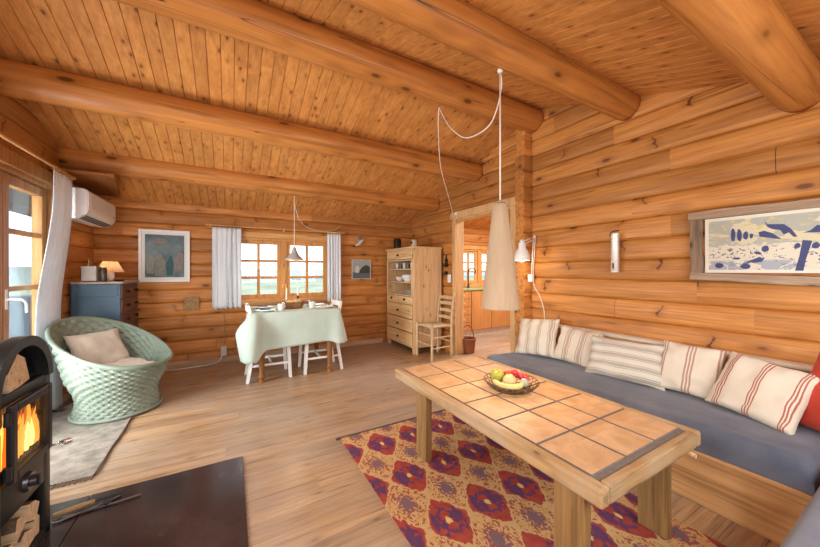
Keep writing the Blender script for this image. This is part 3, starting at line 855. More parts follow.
# ------------------------------------------------------------------ blue chest and things on it
ch = thing('chest_of_drawers', 'tall chest with blue side and dark red-brown drawer front', 'chest', (-1.13, 4.49, 0.0))
x0, x1, y0, y1, zt = XL + 0.02, -0.94, 4.175, 4.815, 1.095
bm = B(); box(bm, (x0, y0, 0.05), (x1 - 0.012, y1, zt - 0.022), 0.004); 
box(bm, (x0 + 0.02, y0 - 0.008, 0.95), (x1 - 0.03, y0 + 0.002, 1.065), 0.003)
wobj('carcass', bm, M['bluechest'], ch)
bm = B(); box(bm, (x0, y0 - 0.015, zt - 0.022), (x1 + 0.012, y1, zt), 0.004); wobj('chest_top', bm, M['chesttop'], ch)
for yy in (y0 + 0.03, y1 - 0.03):
    for xx in (x0 + 0.03, x1 - 0.05):
        bm = B(); box(bm, (xx - 0.02, yy - 0.02, 0), (xx + 0.02, yy + 0.02, 0.055), 0.004); wobj('foot', bm, M['bluechest'], ch)
nd = 7
for i in range(nd):
    a = 0.07 + i * (zt - 0.10) / nd; b = a + (zt - 0.10) / nd - 0.012
    bm = B(); box(bm, (x1 - 0.013, y0 + 0.012, a), (x1, y1 - 0.012, b), 0.003)
    dr = wobj('drawer', bm, M['redchest'], ch)
    for yy in (y0 + 0.15, y1 - 0.15):
        bm = B(); rod(bm, (x1, yy, (a + b) / 2), (x1 + 0.014, yy, (a + b) / 2), 0.008); ball(bm, (x1 + 0.022, yy, (a + b) / 2), 0.015, n=10, m=8)
        bmesh.ops.translate(bm, verts=bm.verts[:], vec=-ch.location)
        obj('knob', bm, M['blackiron'], dr, smooth=True)
# pencil box with brushes
pb = thing('pencil_box', 'pale grey square box of brushes on the blue chest', 'box', (-1.19, 4.26, zt))
bm = B()
for lo, hi in (((-1.25, 4.20, zt), (-1.13, 4.32, zt + 0.008)), ((-1.25, 4.20, zt), (-1.244, 4.32, zt + 0.15)), ((-1.136, 4.20, zt), (-1.13, 4.32, zt + 0.15)), ((-1.25, 4.20, zt), (-1.13, 4.206, zt + 0.15)), ((-1.25, 4.314, zt), (-1.13, 4.32, zt + 0.15))):
    box(bm, lo, hi)
wobj('box_body', bm, plain('grey_card', (0.46, 0.42, 0.36), 0.7), pb)
for i in range(6):
    px, py = random.uniform(-1.225, -1.155), random.uniform(4.225, 4.295)
    bm = B(); rod(bm, (px, py, zt + 0.01), (px + random.uniform(-.02, .02), py + random.uniform(-.02, .02), zt + random.uniform(0.18, 0.25)), 0.005, 0.004, 8)
    solo('pencil', bm, plain('brush_handle%d' % i, random.choice([(0.5, 0.1, 0.05), (0.5, 0.3, 0.1), (0.2, 0.1, 0.05)]), 0.5), (px, py, zt + 0.01), 'thin brush or pencil standing in the grey box on the chest', 'pencil', 'pencils in the grey box')
bm = B(); lathe(bm, [(0.001, 0), (0.027, 0), (0.029, 0.01), (0.029, 0.115), (0.025, 0.125), (0.026, 0.14), (0.001, 0.142)], (-1.095, 4.235, zt), 20)
solo('jar', bm, plain('dark_jar', (0.07, 0.035, 0.018), 0.25), (-1.095, 4.235, zt), 'dark brown jar between the grey box and the lit lamp', 'jar', smooth=True, angle=40)
bm = B(); lathe(bm, [(0.001, 0), (0.03, 0), (0.055, 0.018), (0.052, 0.02), (0.02, 0.008), (0.001, 0.008)], (-0.985, 4.27, zt), 20)
solo('dish', bm, plain('dark_dish', (0.05, 0.03, 0.02), 0.35), (-0.985, 4.27, zt), 'small dark dish at the front corner of the chest', 'dish', smooth=True, angle=40)
tl = thing('table_lamp', 'small lit table lamp with pleated peach shade on the chest', 'lamp', (-1.105, 4.48, zt))
bm = B(); lathe(bm, [(0.001, 0), (0.05, 0), (0.052, 0.008), (0.03, 0.02), (0.038, 0.05), (0.034, 0.09), (0.012, 0.105), (0.012, 0.125), (0.001, 0.125)], (0, 0, 0), 20); obj('lamp_base', bm, M['porcelain'], tl, smooth=True, angle=50)
bm = B(); lathe(bm, [(0.112, 0.095), (0.055, 0.205)], (0, 0, 0), 96, cap=False, wob=lambda i, z: 0.004 * (1 if i % 2 else -1))
sh = obj('lamp_shade', bm, M['pleat'], tl)
bm = B(); ball(bm, (0, 0, 0.14), 0.02); obj('bulb', bm, emit('small_bulb', (1.0, 0.7, 0.4), 6.0), tl, smooth=True)

# ------------------------------------------------------------------ wall pictures, back wall
pf = thing('picture', 'square teal and grey picture in a wide white frame', 'picture', (-0.69, YB - 0.02, 1.065))
x0, x1, z0, z1 = -0.94, -0.44, 1.065, 1.70
bm = B(); bars(bm, x0, x1, z0, z1, 0.026, YB - 0.035, YB - 0.006, 0.003); wobj('frame', bm, M['white'], pf)
bm = B(); bars(bm, x0 + 0.024, x1 - 0.024, z0 + 0.024, z1 - 0.024, 0.034, YB - 0.02, YB - 0.012, 0.0); wobj('mat_board', bm, plain('cream_mat', (0.74, 0.72, 0.68), 0.7, var=0.02), pf)
def artmat():
    T = NT('teal_collage'); v, x, y, z = T.obj_xyz()
    n = T.noise(v, 5, 2, 0.5, 0.4)
    c = T.mix(T.rng(n, 0.35, 0.65), (0.045, 0.085, 0.10), (0.15, 0.20, 0.21))
    return T.done(T.bsdf(c, 0.5, 0))
bm = B(); box(bm, (x0 + 0.056, YB - 0.014, z0 + 0.056), (x1 - 0.056, YB - 0.010, z1 - 0.056)); art = wobj('print', bm, artmat(), pf)
def flat_shape(poly, y, col, parent, name='painted_patch', t=0.0008):
    bm = B(); prism(bm, poly, y, y - t, 'y')
    bmesh.ops.translate(bm, verts=bm.verts[:], vec=-pf.location)
    return bm
shapes = [([(-0.86, 1.17), (-0.80, 1.17), (-0.79, 1.34), (-0.83, 1.40), (-0.87, 1.30)], (0.36, 0.36, 0.31)),
          ([(-0.78, 1.14), (-0.70, 1.14), (-0.68, 1.30), (-0.73, 1.42), (-0.79, 1.36)], (0.30, 0.30, 0.24)),
          ([(-0.67, 1.14), (-0.61, 1.14), (-0.60, 1.30), (-0.63, 1.40), (-0.68, 1.30)], (0.03, 0.12, 0.12)),
          ([(-0.59, 1.20), (-0.51, 1.20), (-0.51, 1.42), (-0.56, 1.44), (-0.60, 1.33)], (0.34, 0.27, 0.25)),
          ([(-0.74 + 0.07 * math.cos(a), 1.56 + 0.045 * math.sin(a)) for a in [2 * PI * i / 14 for i in range(14)]], (0.28, 0.26, 0.23)),
          ([(-0.62, 1.55), (-0.50, 1.50), (-0.50, 1.63), (-0.60, 1.63)], (0.17, 0.24, 0.26))]
for i, (pl, c) in enumerate(shapes):
    wob = [(a + 0.006 * math.sin(9 * b), b) for a, b in pl]
    bm = flat_shape(wob, YB - 0.0142, c, art)
    obj('paint_patch', bm, plain('paint_patch%d' % i, tuple(q * 0.62 for q in c), 0.6, var=0.25, scale=30), art)

pl = thing('wall_plaque', 'small carved relief block on the back wall beside the square picture', 'plaque', (-0.42, YB - 0.02, 0.69))
bm = B(); box(bm, (-0.505, YB - 0.04, 0.70), (-0.34, YB - 0.006, 0.875), 0.006); wobj('block', bm, wood('plaque_wood', (0.24, 0.12, 0.04), (0.46, 0.28, 0.11), (0.08, 0.03, 0.01), 'x', knots=0.06, kden=(9, 20), gscale=3), pl)
bm = B()
for i in range(16):
    cx, cz = -0.485 + 0.042 * (i % 4) + 0.004 * math.sin(i * 3), 0.725 + 0.042 * (i // 4)
    ball(bm, (cx, YB - 0.040, cz), 0.016, 1, 0.6, 0.8 + 0.3 * math.sin(i), n=8, m=6)
wobj('relief', bm, wood('plaque_relief', (0.30, 0.17, 0.06), (0.52, 0.34, 0.15), (0.08, 0.03, 0.01), 'x', knots=0, gscale=3), pl, smooth=True)

sp = thing('picture', 'small landscape picture with dark water and a pale rock', 'picture', (1.85, YB - 0.02, 1.07))
x0, x1, z0, z1 = 1.69, 2.015, 1.07, 1.385
bm = B(); bars(bm, x0, x1, z0, z1, 0.012, YB - 0.026, YB - 0.006, 0.002); wobj('frame', bm, plain('silver_frame', (0.52, 0.46, 0.38), 0.4), sp)
bm = B(); box(bm, (x0 + 0.01, YB - 0.018, z0 + 0.01), (x1 - 0.01, YB - 0.01, z1 - 0.01)); ar = wobj('print', bm, plain('grey_sky_print', (0.34, 0.36, 0.36), 0.5), sp)
for nm, pls, c in (('painted_shore', [(x0 + 0.012, 1.08), (x1 - 0.012, 1.08), (x1 - 0.012, 1.17), (x0 + 0.012, 1.18)], (0.10, 0.12, 0.14)),
                   ('painted_hill', [(1.80, 1.17), (2.0, 1.165), (2.0, 1.27), (1.93, 1.30), (1.86, 1.26)], (0.05, 0.055, 0.04)),
                   ('painted_rock', [(1.75, 1.175), (1.81, 1.17), (1.815, 1.25), (1.79, 1.29), (1.755, 1.27)], (0.62, 0.58, 0.52))):
    bm = B(); prism(bm, pls, YB - 0.018, YB - 0.019 - (0.0006 if 'rock' in nm else 0), 'y')
    bmesh.ops.translate(bm, verts=bm.verts[:], vec=-sp.location)
    obj(nm, bm, plain(nm, c, 0.6, var=0.2, scale=40), ar)

# flying bird ornament
bm = B()
tube(bm, [(1.735, YB - 0.06, 1.60), (1.79, YB - 0.06, 1.635), (1.85, YB - 0.06, 1.69), (1.90, YB - 0.06, 1.71)], lambda t: 0.004 + 0.022 * math.sin(PI * min(1, t * 1.05 + 0.03)) ** 1.2, 10)
bd = thing('hanging_bird', 'small grey and white flying bird ornament on the back wall', 'ornament', (1.82, YB - 0.06, 1.62))
wobj('bird_body', bm, plain('bird_white', (0.62, 0.60, 0.56), 0.5, var=0.3, scale=50), bd, smooth=True)
for sgn in (-1, 1):
    bm = B()
    pts = [Vector((1.80, YB - 0.06, 1.655)), Vector((1.86, YB - 0.06, 1.695)), Vector((1.875, YB - 0.06 - 0.02, 1.79)), Vector((1.84, YB - 0.06 - 0.03, 1.75))] if sgn > 0 else [Vector((1.80, YB - 0.06, 1.65)), Vector((1.85, YB - 0.06, 1.68)), Vector((1.76, YB - 0.045, 1.745)), Vector((1.73, YB - 0.04, 1.715))]
    loft(bm, [[p + Vector((0, 0.004, 0)) for p in pts], [p - Vector((0, 0.004, 0)) for p in pts]])
    wobj('wing', bm, plain('bird_grey%d' % sgn, (0.30, 0.29, 0.27), 0.6, var=0.4, scale=60), bd)
bm = B(); rod(bm, (1.82, YB - 0.06, 1.67), (1.82, YB - 0.001, 1.67), 0.003); wobj('peg', bm, M['brass'], bd)

# socket by the floor
so = thing('wall_socket', 'white power adapter plugged in low on the back wall', 'socket', (-0.07, YB - 0.03, 0.10))
bm = B(); box(bm, (-0.105, YB - 0.055, 0.085), (-0.035, YB - 0.02, 0.215), 0.008); wobj('adapter', bm, plain('pale_grey_plastic', (0.56, 0.55, 0.53), 0.4), so)
bm = B(); tube(bm, [(-0.07, YB - 0.04, 0.21), (-0.068, YB - 0.018, 0.35), (-0.07, YB - 0.012, 0.6), (-0.07, YB - 0.012, 0.72)], 0.005); wobj('cable', bm, plain('brown_cable', (0.40, 0.26, 0.16), 0.6), so, smooth=True)
bm = B(); tube(bm, [(-0.09, YB - 0.05, 0.09), (-0.14, YB - 0.06, 0.02), (-0.3, YB - 0.10, 0.007), (-0.55, YB - 0.12, 0.006), (-0.75, YB - 0.06, 0.006), (-0.92, YB - 0.04, 0.01)], 0.005)
solo('power_cord', bm, M['cord'], (-0.5, YB - 0.1, 0.006), 'thin white cord lying on the floor along the back wall', 'cord', smooth=True)

# ------------------------------------------------------------------ dining table, cloth, chairs, tableware
TX0, TX1, TY0, TY1, TZ = 0.215, 1.135, 3.69, 4.45, 0.745
dt = thing('dining_table', 'wooden dining table with turned brown legs under a pale cloth', 'table', (0.67, 4.07, 0))
bm = B(); box(bm, (TX0, TY0, TZ - 0.03), (TX1, TY1, TZ), 0.006)
wobj('table_top', bm, M['turned'], dt)
bm = B(); bars(bm, TX0 + 0.06, TX1 - 0.06, TZ - 0.13, TZ - 0.03, 0.02, TY0 + 0.06, TY0 + 0.08); 
box(bm, (TX0 + 0.06, TY1 - 0.08, TZ - 0.13), (TX1 - 0.06, TY1 - 0.06, TZ - 0.03)); box(bm, (TX0 + 0.06, TY0 + 0.06, TZ - 0.13), (TX0 + 0.08, TY1 - 0.06, TZ - 0.03)); box(bm, (TX1 - 0.08, TY0 + 0.06, TZ - 0.13), (TX1 - 0.06, TY1 - 0.06, TZ - 0.03))
wobj('apron', bm, M['turned'], dt)
for lx in (0.295, 1.03):
    for ly in (3.735, 4.37):
        bm = B()
        lathe(bm, [(0.02, 0), (0.03, 0.0), (0.032, 0.015), (0.022, 0.03), (0.024, 0.045), (0.034, 0.06), (0.034, 0.075), (0.024, 0.09), (0.026, 0.14), (0.034, 0.30), (0.036, 0.42), (0.026, 0.46), (0.036, 0.48), (0.026, 0.50), (0.04, 0.53), (0.04, 0.70)], (lx, ly, 0), 18)
        wobj('leg', bm, M['turned'], dt, smooth=True, angle=50)

def tablecloth():
    bm = B()
    x0, x1, y0, y1 = TX0 - 0.006, TX1 + 0.006, TY0 - 0.006, TY1 + 0.006
    r = 0.02
    per = []
    N = 34
    def side(a, b, n): return [(a[0] + (b[0] - a[0]) * i / n, a[1] + (b[1] - a[1]) * i / n) for i in range(n)]
    cs = [((x1 - r, y0 + r), -90), ((x1 - r, y1 - r), 0), ((x0 + r, y1 - r), 90), ((x0 + r, y0 + r), 180)]
    # outline with outward directions, counter-clockwise from the front left corner
    segs = [((x0 + r, y0), (x1 - r, y0), (0, -1)), ((x1, y0 + r), (x1, y1 - r), (1, 0)), ((x1 - r, y1), (x0 + r, y1), (0, 1)), ((x0, y1 - r), (x0, y0 + r), (-1, 0))]
    for k, (a, b, nrm) in enumerate(segs):
        n = 44 if k % 2 == 0 else 34
        for i in range(n + 1):
            t = i / n
            per.append((Vector((a[0] + (b[0] - a[0]) * t, a[1] + (b[1] - a[1]) * t, 0)), Vector((*nrm, 0)), k, t))
        c, a0 = cs[k]
        for i in range(1, 8):
            an = rad(a0 + 90 * i / 8)
            d = Vector((math.cos(an), math.sin(an), 0))
            per.append((Vector((c[0], c[1], 0)) + d * r, d, k, 1 + i / 8 * 0.999 + 0.0001))
    top = TZ + 0.004
    rows = 16
    rings = []
    dropx, dropy = 0.36, 0.37
    for j in range(rows + 1):
        v = j / rows
        ring = []
        for idx, (p, nrm, k, t) in enumerate(per):
            # distance to the nearest corner along the outline
            if t > 1: dc, cf = 0.0, 1 - abs((t - 1) * 2 - 1) * 0.12
            else:
                L = (x1 - x0) if k % 2 == 0 else (y1 - y0)
                dc = min(t, 1 - t) * L; cf = math.exp(-(dc / 0.075) ** 2)
            L0 = (1 - t) if k == 0 else (t if k == 3 else 0.5)
            L0 = min(max(L0, 0), 1)
            lf = (cf ** 2.2 if t <= 1 else cf) if (k == 3 and t > 0.5) or (k == 0 and t < 0.5) else 0.0     # front left corner
            drop = (dropy if k % 2 == 0 else dropx) * (1 + 0.12 * cf + 0.16 * lf)
            if k == 0: drop *= 0.97 + 0.10 * (1 - min(t, 1))
            if k == 3: drop *= 1.0 + 0.07 * min(t, 1)
            w = mnoise.noise(Vector((idx * 0.045, v * 1.2, 3.1)))
            fold = (0.004 if k == 0 else 0.010) * math.sin(idx * 0.33 + 1.5 * math.sin(idx * 0.11)) * v * (1 - 0.3 * cf)
            out = 0.004 + 0.015 * v + cf * 0.05 * v + lf * 0.115 * (math.sin(min(v * 2.4, 1) * PI / 2)) * (1 - 0.85 * max(0, v - 0.42) / 0.58) + (0.035 * v if k in (1, 3) else 0) + fold + 0.008 * w * v
            q = p + nrm * out
            q.z = top - drop * (v ** 1.0) if v > 0 else top
            if j == 0: q = p.copy(); q.z = top
            elif j == 1: q.z = top - 0.012; 
            ring.append(q)
        rings.append(ring)
    vs = loft(bm, rings, close=True, cap=False)
    # table-top sheet
    f = bm.faces.new(vs[0])
    bmesh.ops.triangulate(bm, faces=[f])
    return bm
o = solo('tablecloth', tablecloth(), M['cloth'], (0.67, 4.07, TZ), 'pale sage tablecloth draped over the dining table', 'tablecloth', smooth=True, angle=55)
md = o.modifiers.new('Solidify', 'SOLIDIFY'); md.thickness = 0.0025; md.offset = 1
TT = TZ + 0.0075

def dining_chair(label):
    """faces local +x; seat centre at origin"""
    t = thing('dining_chair', label, 'chair', (0, 0, 0), 0, 'white chairs at the dining table')
    bm = B(); box(bm, (-0.19, -0.19, 0.405), (0.20, 0.19, 0.43), 0.01); obj('seat', bm, M['white'], t)
    for sy in (-1, 1):
        bm = B()
        loft(bm, [[(cx + a, cy * sy + b, z) for a, b in ((-w, -w), (w, -w), (w, w), (-w, w))] for cx, cy, z, w in ((0.19, 0.175, 0.0, 0.016), (0.165, 0.165, 0.41, 0.019))])
        obj('leg', bm, M['white'], t)
        bm = B()
        loft(bm, [[(cx + a, cy * sy + b, z) for a, b in ((-w, -w), (w, -w), (w, w), (-w, w))] for cx, cy, z, w in ((-0.245, 0.175, 0.0, 0.016), (-0.175, 0.17, 0.43, 0.019), (-0.20, 0.17, 0.62, 0.018), (-0.235, 0.17, 0.83, 0.014))])
        obj('leg', bm, M['white'], t)
        bm = B(); box(bm, (-0.20, 0.17 * sy - 0.009, 0.16), (0.175, 0.17 * sy + 0.009, 0.185), 0.004); obj('stretcher', bm, M['white'], t)
    bm = B(); box(bm, (-0.012, -0.165, 0.155), (0.012, 0.165, 0.18), 0.004); obj('stretcher', bm, M['white'], t)
    for zz, hh in ((0.60, 0.05), (0.70, 0.05), (0.79, 0.06)):
        bm = B()
        n = 8
        rings = []
        for i in range(n + 1):
            y = -0.16 + 0.32 * i / n
            xo = -0.203 - (zz - 0.62) * 0.16 - 0.02 * (1 - (y / 0.16) ** 2)
            rings.append([(xo - 0.007, y, zz - hh / 2), (xo + 0.007, y, zz - hh / 2), (xo + 0.003, y, zz + hh / 2), (xo - 0.011, y, zz + hh / 2)])
        loft(bm, rings); obj('back_rail', bm, M['white'], t)
    return t
c1 = dining_chair('white wooden chair tucked under the left side of the dining table')
c1.location = (0.405, 3.95, 0)
c2 = dup(c1, (0.945, 3.95, 0), PI, 'white wooden chair tucked under the right side of the dining table')

# tableware
def plate(x, y, r, label, grp, z=TT):
    bm = B(); lathe(bm, [(0.001, 0.0), (r * 0.55, 0.0), (r * 0.7, 0.006), (r, 0.014), (r, 0.017), (r * 0.68, 0.010), (0.001, 0.005)], (x, y, z), 28)
    return solo('plate', bm, M['porcelain'], (x, y, z), label, 'plate', grp, smooth=True, angle=50)
def mug(x, y, z, label, grp=None, s=1.0, mat=None):
    t = thing('mug', label, 'mug', (x, y, z), 0.6, grp)
    bm = B(); lathe(bm, [(0.001, 0), (0.028 * s, 0), (0.033 * s, 0.008 * s), (0.036 * s, 0.075 * s), (0.0335 * s, 0.075 * s), (0.029 * s, 0.012 * s), (0.001, 0.01 * s)], (0, 0, 0), 20); obj('cup', bm, mat or M['porcelain'], t, smooth=True, angle=50)
    bm = B(); tube(bm, [(0.033 * s, 0, 0.06 * s), (0.055 * s, 0, 0.058 * s), (0.058 * s, 0, 0.03 * s), (0.032 * s, 0, 0.02 * s)], 0.004 * s, 6); obj('handle', bm, mat or M['porcelain'], t, smooth=True)
    return t
def tumbler(x, y, z, label):
    bm = B(); lathe(bm, [(0.001, 0), (0.026, 0), (0.034, 0.085), (0.032, 0.085), (0.025, 0.008), (0.001, 0.008)], (x, y, z), 18)
    return solo('drinking_glass', bm, M['glassware'], (x, y, z), label, 'glass', smooth=True, angle=50)
plate(0.34, 3.84, 0.105, 'white plate nearest the front left corner of the dining table', 'plates on the dining table')
plate(0.34, 4.18, 0.105, 'white plate on the left side of the dining table towards the window', 'plates on the dining table')
plate(1.00, 3.86, 0.105, 'white plate nearest the front right corner of the dining table', 'plates on the dining table')
plate(0.98, 4.18, 0.105, 'white plate on the right side of the dining table towards the window', 'plates on the dining table')
mug(0.50, 3.82, TT, 'white mug beside the front left plate', 'mugs on the dining table')
mug(0.86, 3.90, TT, 'white mug beside the front right plate', 'mugs on the dining table')
tumbler(0.53, 3.90, TT, 'clear drinking glass behind the left mug on the dining table')
tumbler(0.85, 4.02, TT, 'clear drinking glass behind the right mug on the dining table')
for i, (px, py, lab) in enumerate(((0.34, 3.84, 'dark folded napkin on the front left plate'), (0.34, 4.18, 'dark folded napkin on the left plate near the window'))):
    bm = B(); box(bm, (px - 0.055, py - 0.03, TT + 0.0175), (px + 0.055, py + 0.03, TT + 0.026), 0.004)
    solo('napkin', bm, fabric('grey_napkin%d' % i, (0.10, 0.10, 0.11), None, 200), (px, py, TT + 0.0175), lab, 'napkin')
for px, py, lab in ((0.44, 3.80, 'steel knife by the front left plate'), (1.08, 3.80, 'steel knife by the front right plate')):
    bm = B(); box(bm, (px - 0.008, py - 0.08, TT), (px + 0.008, py + 0.1, TT + 0.003), 0.001)
    solo('knife', bm, M['steel'], (px, py, TT), lab, 'knife')
bk = thing('bread_basket', 'brown oval bread basket in the middle of the dining table', 'basket', (0.665, 3.98, TT))
bm = B()
rings = []
for j in range(9):
    z = 0.075 * j / 8
    r = 0.095 + 0.03 * (j / 8)
    rings.append([(1.0 * (r + 0.003 * ((i + j) % 2)) * math.cos(2 * PI * i / 48), 0.72 * (r + 0.003 * ((i + j) % 2)) * math.sin(2 * PI * i / 48), z) for i in range(48)])
loft(bm, rings, cap=False); bm.faces.new(bm.verts[:48])
bo = obj('basket_body', bm, M['basket'], bk, smooth=True); md = bo.modifiers.new('Solidify', 'SOLIDIFY'); md.thickness = 0.006
bm = B(); tube(bm, [(0.126 * math.cos(a), 0.092 * math.sin(a), 0.076) for a in [2 * PI * i / 28 for i in range(28)]], 0.006, 6, closed=True, sm=False); obj('rim', bm, M['basket'], bk, smooth=True)
M['bread'] = plain('bread_crust', (0.66, 0.46, 0.25), 0.8, var=0.25, scale=25, bstr=0.3)
for i, (dx, dy, a) in enumerate(((-0.05, 0.0, 0.3), (0.03, 0.02, -0.5), (0.04, -0.03, 0.9))):
    bm = B(); ball(bm, (0, 0, 0), 0.045, 1.35, 0.85, 0.75)
    o = obj('bread_roll', bm, M['bread'], smooth=True); o.location = (0.665 + dx, 3.98 + dy, TT + 0.065 + 0.006 * i); o.rotation_euler = (0, 0, a)
    tag(o, ('bread roll at the left in the oval basket', 'bread roll at the back right in the oval basket', 'bread roll at the front right in the oval basket')[i], 'bread')
def candlestick(x, y, h, mat, lab, lit):
    t = thing('candlestick', lab, 'candlestick', (x, y, TT))
    bm = B(); lathe(bm, [(0.001, 0), (0.04, 0), (0.04, 0.006), (0.012, 0.015), (0.009, 0.03), (0.014, 0.04), (0.008, 0.055), (0.008, h - 0.03), (0.015, h - 0.015), (0.013, h), (0.001, h)], (0, 0, 0), 18); obj('holder', bm, mat, t, smooth=True, angle=50)
    bm = B(); lathe(bm, [(0.0095, h), (0.009, h + 0.10), (0.001, h + 0.102)], (0, 0, 0), 12); ca = obj('candle', bm, M['wax'], t, smooth=True, angle=50)
    if lit:
        bm = B(); lathe(bm, [(0.001, h + 0.102), (0.006, h + 0.112), (0.005, h + 0.125), (0.0005, h + 0.145)], (0, 0, 0), 10); obj('flame', bm, M['flame_hot'], ca, smooth=True)
candlestick(0.60, 4.10, 0.10, M['brass'], 'brass candlestick with a lit white candle on the dining table', True)
candlestick(0.74, 4.13, 0.14, M['blackiron'], 'tall dark candlestick behind the bread basket', False)

# dining pendant
dp = thing('pendant_lamp', 'small grey bell pendant lamp hanging over the dining table', 'pendant lamp', (0.685, 4.06, 1.33))
bm = B(); lathe(bm, [(0.11, 0.0), (0.108, 0.012), (0.075, 0.045), (0.05, 0.075), (0.032, 0.11), (0.022, 0.15), (0.010, 0.165), (0.001, 0.166)], (0, 0, 0), 28, cap=False)
shd = obj('lamp_shade', bm, M['greyshade'], dp, smooth=True); md = shd.modifiers.new('Solidify', 'SOLIDIFY'); md.thickness = 0.003
bm = B(); ball(bm, (0, 0, 0.05), 0.028); obj('bulb', bm, M['bulb'], dp, smooth=True)
bm = B(); tube(bm, [(0, 0, 0.16), (0, 0, 0.5), (0, 0, 0.79)], 0.0035, 6, k=2); obj('cord', bm, M['cord'], dp, smooth=True)
bm = B(); tube(bm, [(0.685, 4.06, 2.125), (0.70, 4.12, 2.03), (0.78, 4.28, 1.88), (0.94, 4.50, 1.80), (1.15, 4.68, 1.79), (1.38, 4.78, 1.83), (1.49, YB - 0.03, 1.90)], 0.0035, 6)
solo('swag_cord', bm, M['cord'], (1.1, 4.5, 1.8), 'thin white cord looped from the dining lamp to the back wall', 'cord', smooth=True)

# ------------------------------------------------------------------ wicker tub chair
WC = (-0.835, 3.615)
wc = thing('wicker_chair', 'sage green round wicker tub chair by the terrace door', 'chair', (WC[0], WC[1], 0.012))
FA = rad(-30)
def rim_z(a): return 0.40 + 0.37 * ((1 - math.cos(a - FA)) / 2) ** 1.45
def tub(a, t):
    """t 0 base .. 1 rim"""
    zr = rim_z(a); z = zr * t
    r = 0.285 - 0.024 * math.sin(min(z / 0.30, 1) * PI)
    if z > 0.14: r += 0.124 * ((z - 0.14) / 0.58) ** 1.0
    lowness = max(0, math.cos(a - FA))
    r += 0.030 * lowness ** 3 * t ** 5
    return r, z
NS, NW = 54, 20                       # upright stakes, rows of weaving
NA, NR = NS * 8, NW * 5
bm = B(); rings = []
for j in range(NR + 1):
    t = j / NR; ring = []
    row = min(j // 5, NW - 1); ph = (j % 5) / 5 if j < NR else 0
    prof = math.sin(PI * ph) ** 0.6 if ph > 0 else 0.0
    for i in range(NA):
        a = 2 * PI * i / NA
        r, z = tub(a, t)
        st = math.cos(2 * PI * i / 16 + PI * row)
        r += (0.0080 * (abs(st) ** 0.45) * (1 if st > 0 else -1)) * prof - 0.010 * (1 - prof)
        ring.append((r * math.cos(a), r * math.sin(a), z))
    rings.append(ring)
loft(bm, rings, cap=False)
o = obj('woven_shell', bm, M['wicker'], wc, smooth=True)
md = o.modifiers.new('Solidify', 'SOLIDIFY'); md.thickness = 0.012
bm = B()
P = []
for i in range(140):
    a = 2 * PI * i / 140; r, z = tub(a, 1); P.append((r * math.cos(a), r * math.sin(a), z + 0.004))
tube(bm, P, 0.017, 8, closed=True, sm=False)
obj('rim', bm, M['wicker'], wc, smooth=True)
bm = B(); tube(bm, [(0.288 * math.cos(2 * PI * i / 60), 0.288 * math.sin(2 * PI * i / 60), 0.012) for i in range(60)], 0.013, 8, closed=True, sm=False)
obj('foot_ring', bm, M['wicker'], wc, smooth=True)
bm = B(); lathe(bm, [(0.001, 0.27), (0.27, 0.27), (0.275, 0.285), (0.27, 0.30), (0.001, 0.30)], (0, 0, 0), 40); obj('seat', bm, M['wicker'], wc)

def pillow_bm(w, h, t, seed=0, n=22, pinch=0.07, base=True, wrinkle=0.020):
    bm = B()
    front, back = [], []
    def pt(u, v, s):
        # u,v in -1..1
        k = 1 - pinch * (1 - v * v) * abs(u) ** 3
        k2 = 1 - pinch * (1 - u * u) * abs(v) ** 3
        x = w / 2 * u * k; z = h / 2 * v * k2
        pu, pv = max(0, 1 - abs(u) ** 2.6), max(0, 1 - abs(v) ** 2.6)
        th = t / 2 * (pu * pv) ** 0.42
        wn = wrinkle * mnoise.noise(Vector((u * 2.6 + seed * 7, v * 2.6, s * 2.0))) + 0.4 * wrinkle * mnoise.noise(Vector((u * 7, v * 7 + seed * 3, s)))
        wn += 0.4 * wrinkle * math.sin(8 * (u - v) + seed) * (abs(u * v)) ** 1.5
        y = s * (th + wn * min(1, th / (t * 0.15)))
        zz = z + (h / 2 if base else 0)
        return (x, y, zz)
    g = {}
    for s in (-1, 1):
        for i in range(n + 1):
            for j in range(n + 1):
                u, v = -math.cos(PI * i / n), -math.cos(PI * j / n)
                edge = i in (0, n) or j in (0, n)
                if edge and s == 1: g[(s, i, j)] = g[(-1, i, j)]
                else: g[(s, i, j)] = bm.verts.new(pt(u, v, s))
        for i in range(n):
            for j in range(n):
                q = [g[(s, i, j)], g[(s, i + 1, j)], g[(s, i + 1, j + 1)], g[(s, i, j + 1)]]
                bm.faces.new(q if s < 0 else q[::-1])
    return bm

def put(o, loc, rz, tilt, roll=0.0):
    o.matrix_world = Matrix.Translation(Vector(loc)) @ Matrix.Rotation(rz, 4, 'Z') @ Matrix.Rotation(tilt, 4, 'X') @ Matrix.Rotation(roll, 4, 'Y')

o = obj('cushion', pillow_bm(0.40, 0.36, 0.12, 3), M['beige'], smooth=True)
put(o, (-0.925, 3.685, 0.350), rad(48), rad(-30))
tag(o, 'beige cushion leaning inside the wicker chair back', 'cushion')
o = obj('cushion', pillow_bm(0.38, 0.34, 0.075, 8, base=False), M['beige'], smooth=True)
put(o, (-0.785, 3.565, 0.372), rad(50), rad(-90 + 6))
tag(o, 'flat beige seat cushion at the front lip of the wicker chair', 'cushion')

